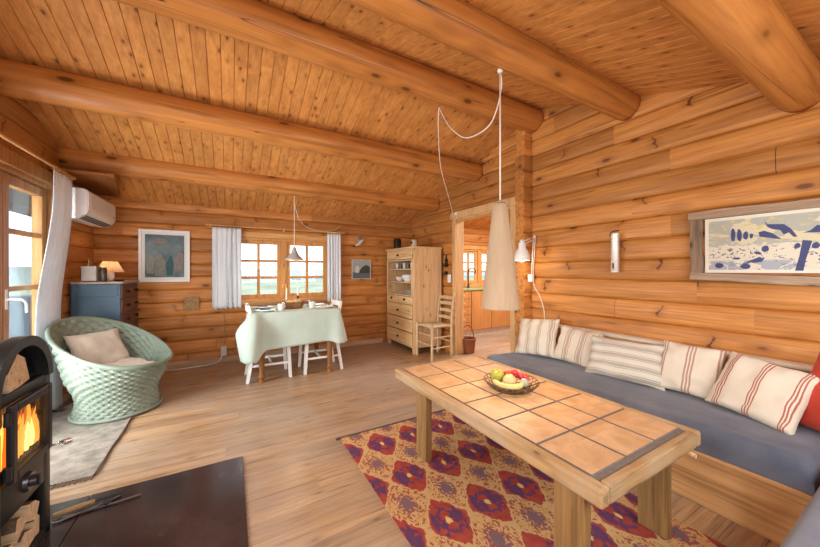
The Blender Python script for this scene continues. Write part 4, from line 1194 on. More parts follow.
# ------------------------------------------------------------------ pine cupboard and what is in and on it
cb = thing('cupboard', 'pale pine cupboard with open shelves and drawers in the far corner', 'cupboard', (2.53, 4.33, 0))
x0, x1, y0, y1, zt = 2.27, 2.765, 3.885, 4.775, 1.555
zb = 0.085
bm = B()
box(bm, (x0 + 0.012, y0, zb), (x1, y0 + 0.022, zt - 0.02), 0.003)      # near side
box(bm, (x0 + 0.012, y1 - 0.022, zb), (x1, y1, zt - 0.02), 0.003)
box(bm, (x1 - 0.012, y0 + 0.02, zb), (x1, y1 - 0.02, zt - 0.02))
for z in (zb, 0.705, 0.825, 1.352, zt - 0.045):
    box(bm, (x0 + 0.014, y0 + 0.02, z), (x1 - 0.01, y1 - 0.02, z + 0.02))
wobj('carcass', bm, M['cab'], cb)
bm = B(); box(bm, (x0 - 0.012, y0 - 0.015, zt - 0.024), (x1, y1 + 0.015, zt), 0.004); wobj('cupboard_top', bm, M['cab_y'], cb)
for z in (1.02, 1.22):
    bm = B(); box(bm, (x0 + 0.03, y0 + 0.022, z), (x1 - 0.012, y1 - 0.022, z + 0.016)); wobj('shelf', bm, M['cab_y'], cb)
for yy in (y0 + 0.03, y1 - 0.03):
    for xx in (x0 + 0.045, x1 - 0.04):
        bm = B(); box(bm, (xx - 0.026, yy - 0.026, 0), (xx + 0.026, yy + 0.026, zb), 0.004); wobj('foot', bm, M['cab'], cb)
def drawer(a0, a1, z0, z1, knobs):
    bm = B(); box(bm, (x0 - 0.004, a0, z0), (x0 + 0.018, a1, z1), 0.005); d = wobj('drawer', bm, M['cab_y'], cb)
    for k in knobs:
        bm = B(); rod(bm, (x0 - 0.004, k, (z0 + z1) / 2), (x0 - 0.018, k, (z0 + z1) / 2), 0.008); ball(bm, (x0 - 0.024, k, (z0 + z1) / 2), 0.017, n=10, m=8)
        bmesh.ops.translate(bm, verts=bm.verts[:], vec=-cb.location); obj('knob', bm, M['blackiron'], d, smooth=True)
ym = (y0 + y1) / 2
drawer(y0 + 0.03, y1 - 0.03, 1.38, 1.505, [ym])
for z0_, z1_ in ((0.11, 0.295), (0.308, 0.492), (0.505, 0.70)): drawer(y0 + 0.03, y1 - 0.03, z0_, z1_, [ym])
for a0, a1 in ((y0 + 0.03, ym - 0.006), (ym + 0.006, y1 - 0.03)): drawer(a0, a1, 0.728, 0.820, [(a0 + a1) / 2])
for a0, a1 in ((y0 + 0.025, y0 + 0.06), (y1 - 0.06, y1 - 0.025)):
    bm = B(); box(bm, (x0 + 0.0, a0, 0.84), (x0 + 0.016, a1, 1.36), 0.003); wobj('stile', bm, M['cab'], cb)
bm = B(); lathe(bm, [(0.001, 0), (0.042, 0), (0.045, 0.01), (0.043, 0.13), (0.036, 0.165), (0.040, 0.18), (0.035, 0.18), (0.032, 0.165), (0.038, 0.12), (0.001, 0.01)], (2.37, 4.01, 1.036), 20)
solo('jug', bm, M['porcelain'], (2.37, 4.01, 1.036), 'tall white jug at the near end of the upper cupboard shelf', 'jug', smooth=True, angle=50)
bm = B(); lathe(bm, [(0.001, 0), (0.06, 0), (0.10, 0.05), (0.105, 0.105), (0.10, 0.105), (0.09, 0.05), (0.05, 0.01), (0.001, 0.01)], (2.40, 4.24, 1.036), 26)
solo('bowl', bm, M['porcelain'], (2.40, 4.24, 1.036), 'large white bowl in the middle of the upper cupboard shelf', 'bowl', smooth=True, angle=50)
bm = B(); lathe(bm, [(0.001, 0), (0.04, 0), (0.07, 0.035), (0.075, 0.07), (0.07, 0.07), (0.04, 0.01), (0.001, 0.01)], (2.40, 4.52, 1.036), 22)
solo('bowl', bm, M['porcelain'], (2.40, 4.52, 1.036), 'small white bowl at the far end of the upper cupboard shelf', 'bowl', smooth=True, angle=50)
for i in range(4):
    plate(2.39, 4.13, 0.105, ('lowest plate of the stack in the bottom of the cupboard niche', 'second lowest plate of the stack in the cupboard niche', 'second highest plate of the stack in the cupboard niche', 'topmost plate of the stack in the bottom of the cupboard niche')[i], 'plates stacked in the cupboard', 0.845 + i * 0.016)
plate(2.39, 4.45, 0.115, 'broad white dish lying at the far end of the cupboard niche', None, 0.845)
for i, yy in enumerate((3.98, 4.10, 4.22, 4.34, 4.46, 4.58)):
    bm = B(); lathe(bm, [(0.001, 0), (0.026, 0), (0.030, 0.06), (0.034, 0.085), (0.031, 0.085), (0.025, 0.008), (0.001, 0.008)], (2.38, yy, 1.236), 16)
    solo('cup', bm, plain('stoneware%d' % i, ((0.10, 0.075, 0.05), (0.62, 0.58, 0.5))[i % 2], 0.35), (2.38, yy, 1.236), ('brown cup nearest the camera on the top cupboard shelf', 'pale cup second from the near end of the top cupboard shelf', 'brown cup third from the near end of the top cupboard shelf', 'pale cup third from the far end of the top cupboard shelf', 'brown cup second from the far end of the top cupboard shelf', 'pale cup at the far end of the top cupboard shelf')[i], 'cup', 'cups on the top cupboard shelf', smooth=True, angle=50)
# on top
sp = thing('canister', 'black round canister on top of the pine cupboard', 'canister', (2.40, 4.62, zt))
bm = B(); lathe(bm, [(0.001, 0), (0.062, 0), (0.062, 0.16), (0.058, 0.165), (0.001, 0.165)], (0, 0, 0), 24); obj('can', bm, M['blackiron'], sp, smooth=True, angle=50)
bm = B(); lathe(bm, [(0.001, 0.165), (0.06, 0.165), (0.05, 0.178), (0.001, 0.18)], (0, 0, 0), 24); obj('lid', bm, M['blackiron'], sp, smooth=True, angle=50)
ln = thing('lantern', 'small white lantern clock on top of the pine cupboard', 'lantern', (2.43, 4.14, zt))
bm = B(); box(bm, (-0.05, -0.05, 0), (0.05, 0.05, 0.02), 0.004); obj('base', bm, M['porcelain'], ln)
bm = B(); box(bm, (-0.035, -0.04, 0.02), (0.035, 0.04, 0.12), 0.015); obj('case', bm, plain('cream_case', (0.62, 0.54, 0.42), 0.4), ln)
bm = B(); rod(bm, (-0.0355, 0, 0.075), (-0.039, 0, 0.075), 0.025, n=20); obj('dial', bm, M['blackiron'], ln)
bm = B(); tube(bm, [(0, -0.03, 0.12), (0, -0.02, 0.14), (0, 0.02, 0.14), (0, 0.03, 0.12)], 0.004, 6); obj('handle', bm, M['brass'], ln, smooth=True)

# ------------------------------------------------------------------ ladder-back chair by the cupboard
lc = thing('ladderback_chair', 'light wooden ladder-back chair with rush seat by the doorway', 'chair', (2.50, 3.68, 0), PI)
# local +x = front (world -x)
for sy in (-1, 1):
    bm = B(); rod(bm, (0.17, 0.19 * sy, 0), (0.17, 0.19 * sy, 0.47), 0.017, 0.019); obj('leg', bm, M['chairwood'], lc, smooth=True, angle=40)
    bm = B(); tube(bm, [(-0.17, 0.165 * sy, 0), (-0.17, 0.165 * sy, 0.45), (-0.195, 0.165 * sy, 0.75), (-0.22, 0.165 * sy, 0.86)], lambda t: 0.018 - 0.005 * t, 10, 4); ball(bm, (-0.222, 0.165 * sy, 0.868), 0.016, n=10, m=8); obj('leg', bm, M['chairwood'], lc, smooth=True)
    for z in (0.16, 0.30):
        bm = B(); rod(bm, (0.17, 0.19 * sy, z), (-0.17, 0.165 * sy, z), 0.010, n=8); obj('rung', bm, M['chairwood'], lc, smooth=True, angle=40)
for z in (0.20, 0.33):
    bm = B(); rod(bm, (0.17, -0.19, z), (0.17, 0.19, z), 0.010, n=8); obj('rung', bm, M['chairwood'], lc, smooth=True, angle=40)
bm = B(); rod(bm, (-0.17, -0.165, 0.22), (-0.17, 0.165, 0.22), 0.010, n=8); obj('rung', bm, M['chairwood'], lc, smooth=True, angle=40)
for z in (0.54, 0.64, 0.74, 0.82):
    bm = B(); rings = []
    for i in range(9):
        y = -0.16 + 0.32 * i / 8; xo = -0.178 - max(0, z - 0.45) * 0.11 - 0.018 * (1 - (y / 0.16) ** 2)
        hh = 0.024 + 0.008 * (1 - (y / 0.16) ** 2)
        rings.append([(xo - 0.005, y, z - 0.024), (xo + 0.005, y, z - 0.024), (xo + 0.005, y, z + hh - 0.006), (xo - 0.005, y, z + hh - 0.006)])
    loft(bm, rings); obj('back_slat', bm, M['chairwood'], lc)
bm = B()
n = 14; grid = []
for i in range(n + 1):
    row = []
    for j in range(n + 1):
        u, v = -1 + 2 * i / n, -1 + 2 * j / n
        w = 0.185 - 0.012 * (1 - u)
        puff = 0.018 * (1 - abs(u) ** 3) * (1 - abs(v) ** 3) - 0.010 * (1 - min(1, abs(abs(u) - abs(v)) * 4)) + 0.0015 * (1 if (i + j) % 2 else -1)
        row.append(Vector((u * 0.175, v * w, 0.455 + puff)))
    grid.append(row)
loft(bm, grid, close=False)
o = obj('seat', bm, M['rush'], lc, smooth=True); md = o.modifiers.new('Solidify', 'SOLIDIFY'); md.thickness = 0.03

# wall bits near the doorway
bm = B(); box(bm, (XR - 0.014, 3.70, 1.03), (XR - 0.0005, 3.775, 1.15), 0.004)
o = solo('light_switch', bm, M['whiteplastic'], (XR, 3.74, 1.03), 'white light switch on the wall left of the doorway', 'switch')
bm = B(); box(bm, (XR - 0.018, 3.722, 1.07), (XR - 0.0145, 3.757, 1.11), 0.002); wobj('rocker', bm, M['whiteplastic'], o)
wk = thing('hanging_hook', 'upper black iron hook on the wall between cupboard and doorway', 'hook', (XR - 0.02, 3.815, 1.27))
bm = B()
outl = [(3.815 + a, 1.25 + b) for a, b in ((0, 0), (0.03, 0.02), (0.045, 0.06), (0.02, 0.07), (0.035, 0.12), (0.012, 0.14), (0.0, 0.20), (-0.012, 0.14), (-0.04, 0.11), (-0.02, 0.07), (-0.045, 0.05), (-0.03, 0.02))]
prism(bm, outl, XR - 0.014, XR - 0.002, 'x'); wobj('back_plate', bm, M['blackiron'], wk)
bm = B(); tube(bm, [(XR - 0.014, 3.815, 1.29), (XR - 0.05, 3.815, 1.27), (XR - 0.065, 3.815, 1.29), (XR - 0.06, 3.815, 1.32)], 0.006, 6); wobj('hook', bm, M['blackiron'], wk, smooth=True)
wk = thing('hanging_hook', 'lower black iron hook below the other, left of the doorway', 'hook', (XR - 0.02, 3.815, 1.16))
bm = B(); prism(bm, [(3.815 + 0.04 * math.cos(a), 1.17 + 0.028 * math.sin(a)) for a in [2 * PI * i / 12 for i in range(12)]], XR - 0.014, XR - 0.002, 'x'); wobj('back_plate', bm, M['blackiron'], wk)
bm = B(); tube(bm, [(XR - 0.014, 3.815, 1.17), (XR - 0.045, 3.815, 1.15), (XR - 0.055, 3.815, 1.17)], 0.005, 6); wobj('hook', bm, M['blackiron'], wk, smooth=True)

# ------------------------------------------------------------------ kitchen
KY0, KY1 = 4.40, 4.845
xs = [3.02, 3.80, 4.295, 4.80, 5.30]
labs = ['orange wooden kitchen drawer unit with pale knobs', 'orange wooden kitchen cupboard next to the drawer unit', 'orange wooden kitchen cupboard half hidden by the cone lamp', 'orange wooden kitchen cupboard hidden behind the doorway edge']
for i in range(4):
    a, b = xs[i] + 0.002, xs[i + 1] - 0.002
    ku = thing('kitchen_cabinet', labs[i], 'cabinet', ((a + b) / 2, 4.62, 0), 0, None)
    bm = B(); box(bm, (a, KY0 + 0.022, 0.12), (b, KY1, 0.845), 0.002); wobj('carcass', bm, M['kitch'], ku)
    bm = B(); box(bm, (a, KY0 + 0.06, 0.001), (b, KY0 + 0.08, 0.118)); wobj('toe_kick', bm, plain('pale_kick_%d' % i, (0.74, 0.68, 0.60), 0.5), ku)
    if i == 0:
        for j in range(5):
            z0_, z1_ = 0.13 + j * 0.142, 0.13 + j * 0.142 + 0.134
            bm = B(); box(bm, (a + 0.006, KY0, z0_), (b - 0.006, KY0 + 0.02, z1_), 0.003); d = wobj('drawer', bm, M['kitch'], ku)
            for kx in (b - 0.19, a + 0.19):
                bm = B(); rod(bm, (kx, KY0, (z0_ + z1_) / 2), (kx, KY0 - 0.025, (z0_ + z1_) / 2), 0.014, 0.017)
                bmesh.ops.translate(bm, verts=bm.verts[:], vec=-ku.location); obj('knob', bm, M['cab'], d, smooth=True, angle=40)
    else:
        bm = B(); box(bm, (a + 0.006, KY0, 0.13), (b - 0.006, KY0 + 0.02, 0.835), 0.003); d = wobj('door', bm, M['kitch'], ku)
        bm = B(); rod(bm, (b - 0.05, KY0, 0.76), (b - 0.05, KY0 - 0.025, 0.76), 0.014, 0.017)
        bmesh.ops.translate(bm, verts=bm.verts[:], vec=-ku.location); obj('knob', bm, M['cab'], d, smooth=True, angle=40)
bm = B(); box(bm, (3.0, KY0 - 0.015, 0.847), (5.32, KY1, 0.878), 0.004)
solo('worktop', bm, plain('olive_green_worktop', (0.30, 0.32, 0.14), 0.35), (4.1, 4.6, 0.847), 'long kitchen worktop with greenish edge under the kitchen window', 'worktop')
fc = thing('faucet', 'dark gooseneck kitchen faucet in front of the kitchen window', 'faucet', (3.99, 4.72, 0.878))
bm = B(); lathe(bm, [(0.001, 0), (0.03, 0), (0.03, 0.02), (0.015, 0.03), (0.014, 0.08), (0.001, 0.08)], (0, 0, 0), 16); obj('base', bm, M['blackiron'], fc, smooth=True, angle=50)
bm = B(); tube(bm, [(0, 0, 0.06), (0, 0, 0.30), (0.02, -0.02, 0.36), (0.06, -0.06, 0.375), (0.09, -0.09, 0.34), (0.095, -0.095, 0.28)], 0.011, 8); obj('spout', bm, M['blackiron'], fc, smooth=True)
bm = B(); rod(bm, (0.012, 0, 0.06), (0.07, 0, 0.09), 0.006); obj('lever', bm, M['blackiron'], fc, smooth=True)
bs = thing('basket', 'red-brown wicker basket with handle on the floor inside the doorway', 'basket', (3.045, 3.62, 0))
bm = B(); rings = []
for j in range(17):
    z = 0.205 * j / 16; r = 0.098 + 0.022 * j / 16
    rings.append([((r + 0.003 * (1 if (i // 2 + j) % 2 else -1)) * math.cos(2 * PI * i / 64), (r + 0.003 * (1 if (i // 2 + j) % 2 else -1)) * math.sin(2 * PI * i / 64), z) for i in range(64)])
loft(bm, rings, cap=False); bm.faces.new(bm.verts[:64])
o = obj('basket_body', bm, M['redbasket'], bs, smooth=True); md = o.modifiers.new('Solidify', 'SOLIDIFY'); md.thickness = 0.008
bm = B(); tube(bm, [(0.12 * math.cos(2 * PI * i / 40), 0.12 * math.sin(2 * PI * i / 40), 0.207) for i in range(40)], 0.009, 7, closed=True, sm=False); obj('rim', bm, M['redbasket'], bs, smooth=True)
bm = B(); tube(bm, [(0.12 * math.cos(a), 0, 0.2 + 0.20 * math.sin(a)) for a in [PI * i / 14 for i in range(15)]], 0.008, 7, 2); obj('handle', bm, M['redbasket'], bs, smooth=True)

# ------------------------------------------------------------------ bench (built-in), mattresses, pillows
BX, BZ = 2.087, 0.27
bn = thing('bench', 'long built-in pine bench along the right log wall', 'bench', (2.44, 1.25, 0))
bm = B(); box(bm, (BX, 0.285, 0.001), (BX + 0.03, 2.262, BZ - 0.022), 0.003); wobj('front_panel', bm, M['bench'], bn)
bm = B(); box(bm, (BX - 0.004, -0.40, BZ - 0.022), (XR - 0.003, 2.262, BZ), 0.003); wobj('seat_board', bm, M['bench'], bn)
bm = B(); box(bm, (BX + 0.03, 2.235, 0.001), (XR - 0.003, 2.262, BZ - 0.022), 0.003); wobj('end_panel', bm, M['bench_x'], bn)
bm = B(); box(bm, (XR - 0.075, -0.40, BZ), (XR - 0.003, 2.262, 0.655), 0.004); wobj('backrest', bm, M['bench'], bn)
bm = B(); box(bm, (XR - 0.085, -0.40, 0.655), (XR - 0.003, 2.262, 0.68), 0.006); wobj('ledge', bm, M['cream'], bn)
bn2 = thing('bench', 'short built-in pine bench at the lower right corner nearest the camera', 'bench', (1.5, -0.07, 0))
bm = B(); box(bm, (0.95, 0.238, 0.001), (BX - 0.006, 0.268, BZ - 0.022), 0.003); wobj('front_panel', bm, M['bench_x'], bn2)
bm = B(); box(bm, (0.95, -0.40, BZ - 0.022), (BX - 0.006, 0.268, BZ), 0.003); wobj('seat_board', bm, M['bench_x'], bn2)
bm = B(); box(bm, (0.95, -0.40, 0.001), (0.98, 0.236, BZ - 0.022), 0.003); wobj('end_panel', bm, M['bench'], bn2)

def mattress(lo, hi, seed):
    bm = B()
    t = bmesh.new(); bmesh.ops.create_grid(t, x_segments=46, y_segments=46, size=0.5); t.free()
    lo, hi = Vector(lo), Vector(hi)
    nx, ny = 30, 60
    T = hi.z - lo.z
    rings = []
    # closed profile swept: build top and skirts as height field with rounded border
    def edge(u, L, r=0.05):
        d = min(u, 1 - u) * L
        return 1.0 if d >= r else math.sqrt(max(0, 1 - (1 - d / r) ** 2))
    grid = []
    us = [0, .004, .012, .025, .04, .06] + [0.06 + 0.88 * i / 30 for i in range(1, 30)] + [.94, .96, .975, .988, .996, 1]
    for u in us:
        row = []
        for v in us:
            e = edge(u, hi.x - lo.x) * edge(v, hi.y - lo.y)
            x = lo.x + (hi.x - lo.x) * u; y = lo.y + (hi.y - lo.y) * v
            z = lo.z + T * (0.30 + 0.70 * e) + 0.007 * e * mnoise.noise(Vector((x * 3 + y * 5, y * 1.5 - x * 4, seed + 3))) + 0.012 * e * mnoise.noise(Vector((x * 2.2, y * 2.2, seed))) + 0.004 * e * mnoise.noise(Vector((x * 9, y * 9, seed)))
            row.append(Vector((x, y, z)))
        grid.append(row)
    vs = loft(bm, grid, close=False)
    n = len(us)
    border = [vs[i][0] for i in range(n)] + [vs[n - 1][j] for j in range(1, n)] + [vs[i][n - 1] for i in range(n - 2, -1, -1)] + [vs[0][j] for j in range(n - 2, 0, -1)]
    low = [bm.verts.new((v.co.x, v.co.y, lo.z + 0.002)) for v in border]
    for i in range(len(border)):
        j = (i + 1) % len(border)
        bm.faces.new((border[i], border[j], low[j], low[i]))
    bm.faces.new(low)
    return bm
solo('bench_mattress', mattress((BX + 0.005, 0.30, BZ), (XR - 0.09, 2.255, 0.402), 1), M['blue'], (2.4, 1.2, BZ), 'blue-grey mattress on the long bench under the row of pillows', 'mattress', smooth=True, angle=60)
solo('bench_mattress', mattress((0.93, -0.40, BZ), (XR - 0.09, 0.283, 0.402), 6), M['blue'], (1.5, -0.05, BZ), 'blue-grey mattress on the short bench at the bottom right corner', 'mattress', smooth=True, angle=60)

CR = (0.74, 0.65, 0.52)
G1, R1, R2, P1 = (0.47, 0.37, 0.27), (0.42, 0.105, 0.075), (0.44, 0.24, 0.19), (0.50, 0.36, 0.27)
def grp(base, col, lines):
    st = [(0.0, base)]
    for a, b in lines: st += [(a, col), (b, base)]
    return st
M['p1'] = striped('brown_striped_ticking', CR, grp(CR, G1, [(0.30, 0.36), (0.42, 0.58), (0.64, 0.70)]), 'x', 0.105, 0.05)
M['p2'] = striped('pink_brown_striped_ticking', CR, grp(CR, P1, [(0.28, 0.36), (0.42, 0.60), (0.66, 0.72)]), 'x', 0.120, 0.0)
M['p3'] = striped('grey_striped_linen', (0.66, 0.60, 0.50), grp((0.68, 0.62, 0.52), (0.42, 0.37, 0.31), [(0.22, 0.30), (0.36, 0.62), (0.68, 0.76)]), 'z', 0.072, 0.15)
M['p4'] = striped('red_and_grey_striped_linen', CR, grp(CR, R2, [(0.38, 0.44), (0.49, 0.55), (0.60, 0.66)]) + [], 'x', 0.150, 0.5)
M['p5'] = striped('red_striped_cream_linen', CR, grp(CR, R1, [(0.40, 0.44), (0.48, 0.52), (0.57, 0.61)]), 'x', 0.140, 0.44)
def pillow(mat, w, h, t, loc, rz, tilt, seed, label, roll=0.0):
    o = obj('pillow', pillow_bm(w, h, t, seed), M[mat], smooth=True)
    put(o, loc, rad(rz), rad(tilt), rad(roll))
    tag(o, label, 'pillow', 'pillows along the bench')
ZT = 0.400
pillow('p1', 0.40, 0.37, 0.13, (2.49, 2.00, ZT), -84, -25, 1, 'cream pillow with brown stripes at the far end of the bench', -6)
pillow('p2', 0.37, 0.32, 0.14, (2.545, 1.655, ZT), -86, -24, 2, 'cream pillow with pinkish brown stripes second from the far end', 4)
pillow('p3', 0.50, 0.315, 0.14, (2.47, 1.225, ZT), -77, -30, 3, 'long grey-striped pillow in the middle of the bench', 1)
pillow('p4', 0.325, 0.335, 0.12, (2.55, 0.885, ZT), -84, -24, 4, 'cream pillow with three thin faded red stripes beside the long grey one', 3)
pillow('p5', 0.375, 0.35, 0.13, (2.44, 0.590, ZT), -101, -33, 5, 'cream pillow with bold red stripes beside the plain red cushion', 7)
pillow('red', 0.42, 0.42, 0.14, (2.455, 0.262, ZT), -112, -22, 6, 'plain red pillow in the corner of the bench at the right edge', 5)

# ------------------------------------------------------------------ rugs
bm = B()
x0, x1, y0, y1 = 0.685, 1.865, 0.31, 2.19
n = 60; grid = []
for i in range(n + 1):
    grid.append([Vector((x0 + (x1 - x0) * i / n + 0.004 * mnoise.noise(Vector((j * 0.2, 0, 3))), y0 + (y1 - y0) * j / n, 0.009 + 0.0015 * mnoise.noise(Vector((i * 0.25, j * 0.25, 1))))) for j in range(n + 1)])
vs = loft(bm, grid, close=False)
border = [vs[i][0] for i in range(n + 1)] + [vs[n][j] for j in range(1, n + 1)] + [vs[i][n] for i in range(n - 1, -1, -1)] + [vs[0][j] for j in range(n - 1, 0, -1)]
low = [bm.verts.new((v.co.x, v.co.y, 0.001)) for v in border]
for i in range(len(border)): bm.faces.new((border[i], border[(i + 1) % len(border)], low[(i + 1) % len(border)], low[i]))
rg = obj('patterned_rug', bm, M['ikat'], smooth=True, angle=50)
tag(rg, 'red, purple and yellow ikat rug under the tiled coffee table', 'rug')
bm = B(); box(bm, (x0 - 0.035, y1 + 0.001, 0.001), (x1, y1 + 0.014, 0.013), 0.003); obj('binding', bm, M['rugedge'], rg)
bm = B(); box(bm, (-1.28, 2.515, 0.001), (-0.695, 3.98, 0.008), 0.002)
rg = obj('woven_rug', bm, M['pale_rug']); tag(rg, 'pale grey-beige woven rug between the stove and wicker chair', 'rug')
bm = B()
pts = [(-0.69 + 0.004 * math.sin(i * 0.7), 2.51 + 1.47 * i / 30, 0.009) for i in range(31)]
tube(bm, pts, 0.0055, 6, 2); obj('binding', bm, M['rugedge'], rg, smooth=True)
bm = B()
for i in range(40):
    xx = -1.27 + 0.0147 * i; tube(bm, [(xx, 2.516, 0.005), (xx + 0.003, 2.50, 0.004), (xx + 0.006 * math.sin(i * 2.1), 2.475, 0.004)], 0.003, 5, 3)
tags = obj('fringe', bm, fabric('rug_fringe', (0.20, 0.15, 0.11), None, 100), rg, smooth=True); tags['kind'] = 'stuff'

# ------------------------------------------------------------------ coffee table with tiles
ct = thing('coffee_table', 'low worn wooden table with terracotta tile top on the rug', 'table', (1.41, 1.29, 0.01))
X0, X1, Y0, Y1, ZT_ = 1.025, 1.795, 0.565, 2.015, 0.50
tx0, tx1, ty0, ty1 = 1.075, 1.751, 0.625, 1.99
bm = B()
box(bm, (X0, Y0, ZT_ - 0.065), (tx0, Y1, ZT_), 0.010)
wobj('frame_rail', bm, M['tblwood'], ct)
bm = B(); box(bm, (tx1 + 0.002, Y0, ZT_ - 0.065), (X1, Y1, ZT_), 0.010); wobj('frame_rail', bm, M['tblwood'], ct)
bm = B(); box(bm, (tx0 + 0.001, Y0 + 0.001, ZT_ - 0.065), (tx1 + 0.001, ty0 - 0.022, ZT_ - 0.0005), 0.008); wobj('frame_rail', bm, M['tblwood_x'], ct)
bm = B(); box(bm, (tx0 + 0.001, ty1 + 0.002, ZT_ - 0.065), (tx1 + 0.001, Y1 - 0.001, ZT_ - 0.0005), 0.006); wobj('frame_rail', bm, M['tblwood_x'], ct)
bm = B(); box(bm, (tx0 + 0.0005, ty0 - 0.0215, ZT_ - 0.04), (tx1 + 0.0015, ty1 + 0.0015, ZT_ - 0.007)); wobj('grout_bed', bm, M['grout'], ct)
# tile sheet: one mesh, 3 x 6 pillowed tiles joined by recessed joints
bm = B()
def lines(a0, a1, n, g):
    out = []
    for i in range(n):
        p, q = a0 + (a1 - a0) * i / n + g / 2, a0 + (a1 - a0) * (i + 1) / n - g / 2
        out += [(p - 0.0005, 0), (p + 0.002, 1), ((p + q) / 2, 1), (q - 0.002, 1), (q + 0.0005, 0)]
    return out
gx, gy = lines(tx0, tx1, 3, 0.0085), lines(ty0, ty1, 6, 0.0085)
grid = [[Vector((x, y, ZT_ - 0.0105 + 0.0105 * min(a, b) - (0.0008 if min(a, b) else 0))) for y, b in gy] for x, a in gx]
loft(bm, grid, close=False)
# joints take the grout colour
for f in bm.faces:
    if min(v.co.z for v in f.verts) < ZT_ - 0.006: f.material_index = 1
loc = Vector(ct.location); bmesh.ops.translate(bm, verts=bm.verts[:], vec=-loc)
tl_ = obj('tile_inlay', bm, [M['tile'], M['grout']], ct)
for lx in (1.055, 1.672):
    for ly in (0.642, 1.645):
        bm = B(); box(bm, (lx, ly, 0.011), (lx + 0.043, ly + 0.118, ZT_ - 0.065), 0.004); wobj('leg', bm, M['tblleg'], ct)
        
bm = B(); box(bm, (1.06, 0.675, ZT_ - 0.135), (1.71, 0.70, ZT_ - 0.065), 0.003); wobj('cross_rail', bm, M['tblleg'], ct)
bm = B(); box(bm, (1.06, 1.69, ZT_ - 0.135), (1.71, 1.715, ZT_ - 0.065), 0.003); wobj('cross_rail', bm, M['tblleg'], ct)
bm = B(); rod(bm, (1.69, 0.575, ZT_ - 0.075), (1.69, 0.55, ZT_ - 0.075), 0.010, n=10); wobj('peg', bm, M['cab'], ct, smooth=True, angle=40)

# fruit bowl
FB = Vector((1.435, 1.315, ZT_))
fb = thing('fruit_bowl', 'openwork metal bowl of fruit on the tiled table', 'bowl', FB)
M['bowlmetal'] = plain('dark_bronze_wire', (0.12, 0.085, 0.045), 0.45, 0.6, var=0.4, scale=60)
bm = B()
def bowl_r(z): return 0.06 + 0.095 * math.sqrt(max(0, z / 0.058))
tube(bm, [(0.155 * math.cos(2 * PI * i / 40), 0.155 * math.sin(2 * PI * i / 40), 0.058) for i in range(40)], 0.003, 6, closed=True, sm=False)
tube(bm, [(0.066 * math.cos(2 * PI * i / 30), 0.066 * math.sin(2 * PI * i / 30), 0.005) for i in range(30)], 0.004, 6, closed=True, sm=False)
for k in range(26):
    for sg in (-1, 1):
        a = 2 * PI * k / 26
        tube(bm, [(bowl_r(z) * math.cos(a + sg * 0.5 * t), bowl_r(z) * math.sin(a + sg * 0.5 * t), z) for t, z in [(i / 6, 0.004 + 0.054 * (i / 6) ** 1.6) for i in range(7)]], 0.0022, 4, 2)
obj('wire_mesh', bm, M['bowlmetal'], fb, smooth=True)
bm = B(); lathe(bm, [(0.001, 0.006), (0.07, 0.006), (0.075, 0.010), (0.001, 0.010)], (0, 0, 0), 30); obj('bowl_bottom', bm, M['bowlmetal'], fb)
def fruit(name, bm, col, loc, label, cat, rot=(0, 0, 0), var=0.15, grp_=None, rough=0.35, mat=None, stem=None):
    o = obj(name, bm, mat or plain(name + '_skin', col, rough, var=var, scale=14), smooth=True)
    o.location = FB + Vector(loc); o.rotation_euler = rot
    tag(o, label, cat, grp_)
    if stem:
        b2 = B(); tube(b2, stem, 0.003, 6); obj('stem', b2, M['bark'], o, smooth=True)
    return o
def apple_bm(r):
    bm = B(); lathe(bm, [(0.001, -0.82 * r), (0.25 * r, -0.90 * r), (0.62 * r, -0.72 * r), (0.93 * r, -0.2 * r), (1.0 * r, 0.2 * r), (0.85 * r, 0.65 * r), (0.5 * r, 0.88 * r), (0.2 * r, 0.80 * r), (0.001, 0.62 * r)], (0, 0, 0), 18, cap=False); return bm
# world axes: the camera looks along (0.5, 0.87)
fruit('apple', apple_bm(0.042), (0.34, 0.33, 0.04), (-0.035, 0.075, 0.068), 'green apple at the back left of the fruit bowl', 'apple', stem=[(0, 0, 0.026), (0.004, 0, 0.042)])
bm = B(); lathe(bm, [(0.001, -0.037), (0.018, -0.034), (0.033, -0.02), (0.038, 0.0), (0.033, 0.02), (0.018, 0.034), (0.001, 0.038)], (0, 0, 0), 18, cap=False)
fruit('melon', bm, (0.62, 0.46, 0.22), (-0.012, 0.000, 0.058), 'pale yellow round fruit in the middle of the bowl', 'fruit', (0.5, 0.3, 0))
bm = B(); tube(bm, [(-0.095, 0.03, 0.02), (-0.06, 0.0, 0.0), (-0.01, -0.02, -0.006), (0.04, -0.02, 0.0), (0.062, -0.012, 0.012)], lambda t: 0.005 + 0.0125 * math.sin(PI * min(1, max(0, t * 0.94 + 0.04))) ** 0.6, 10)
fruit('banana', bm, (0.66, 0.48, 0.18), (-0.045, -0.045, 0.052), 'pale yellow banana along the front left rim of the bowl', 'banana', (0, 0, -0.42))
bm = B(); ball(bm, (0, 0, 0), 0.025, 1, 1, 0.95); tube(bm, [(0, 0, 0.024), (0.004, 0, 0.042)], 0.004, 6)
fruit('garlic_bulb', bm, (0.40, 0.41, 0.35), (0.040, -0.062, 0.055), 'greyish white bulb at the front of the fruit bowl', 'bulb', (1.1, 0.3, 0), 0.2)
gr = [(0.040, 0.045, 0.070), (0.062, 0.022, 0.070), (0.058, 0.060, 0.074), (0.088, 0.018, 0.068), (0.080, 0.045, 0.068), (0.050, 0.014, 0.092), (0.076, -0.010, 0.070), (0.030, 0.066, 0.070), (0.102, -0.014, 0.068), (0.088, -0.038, 0.062)]
gm = plain('red_berry_skin', (0.50, 0.045, 0.05), 0.3, var=0.3, scale=30)
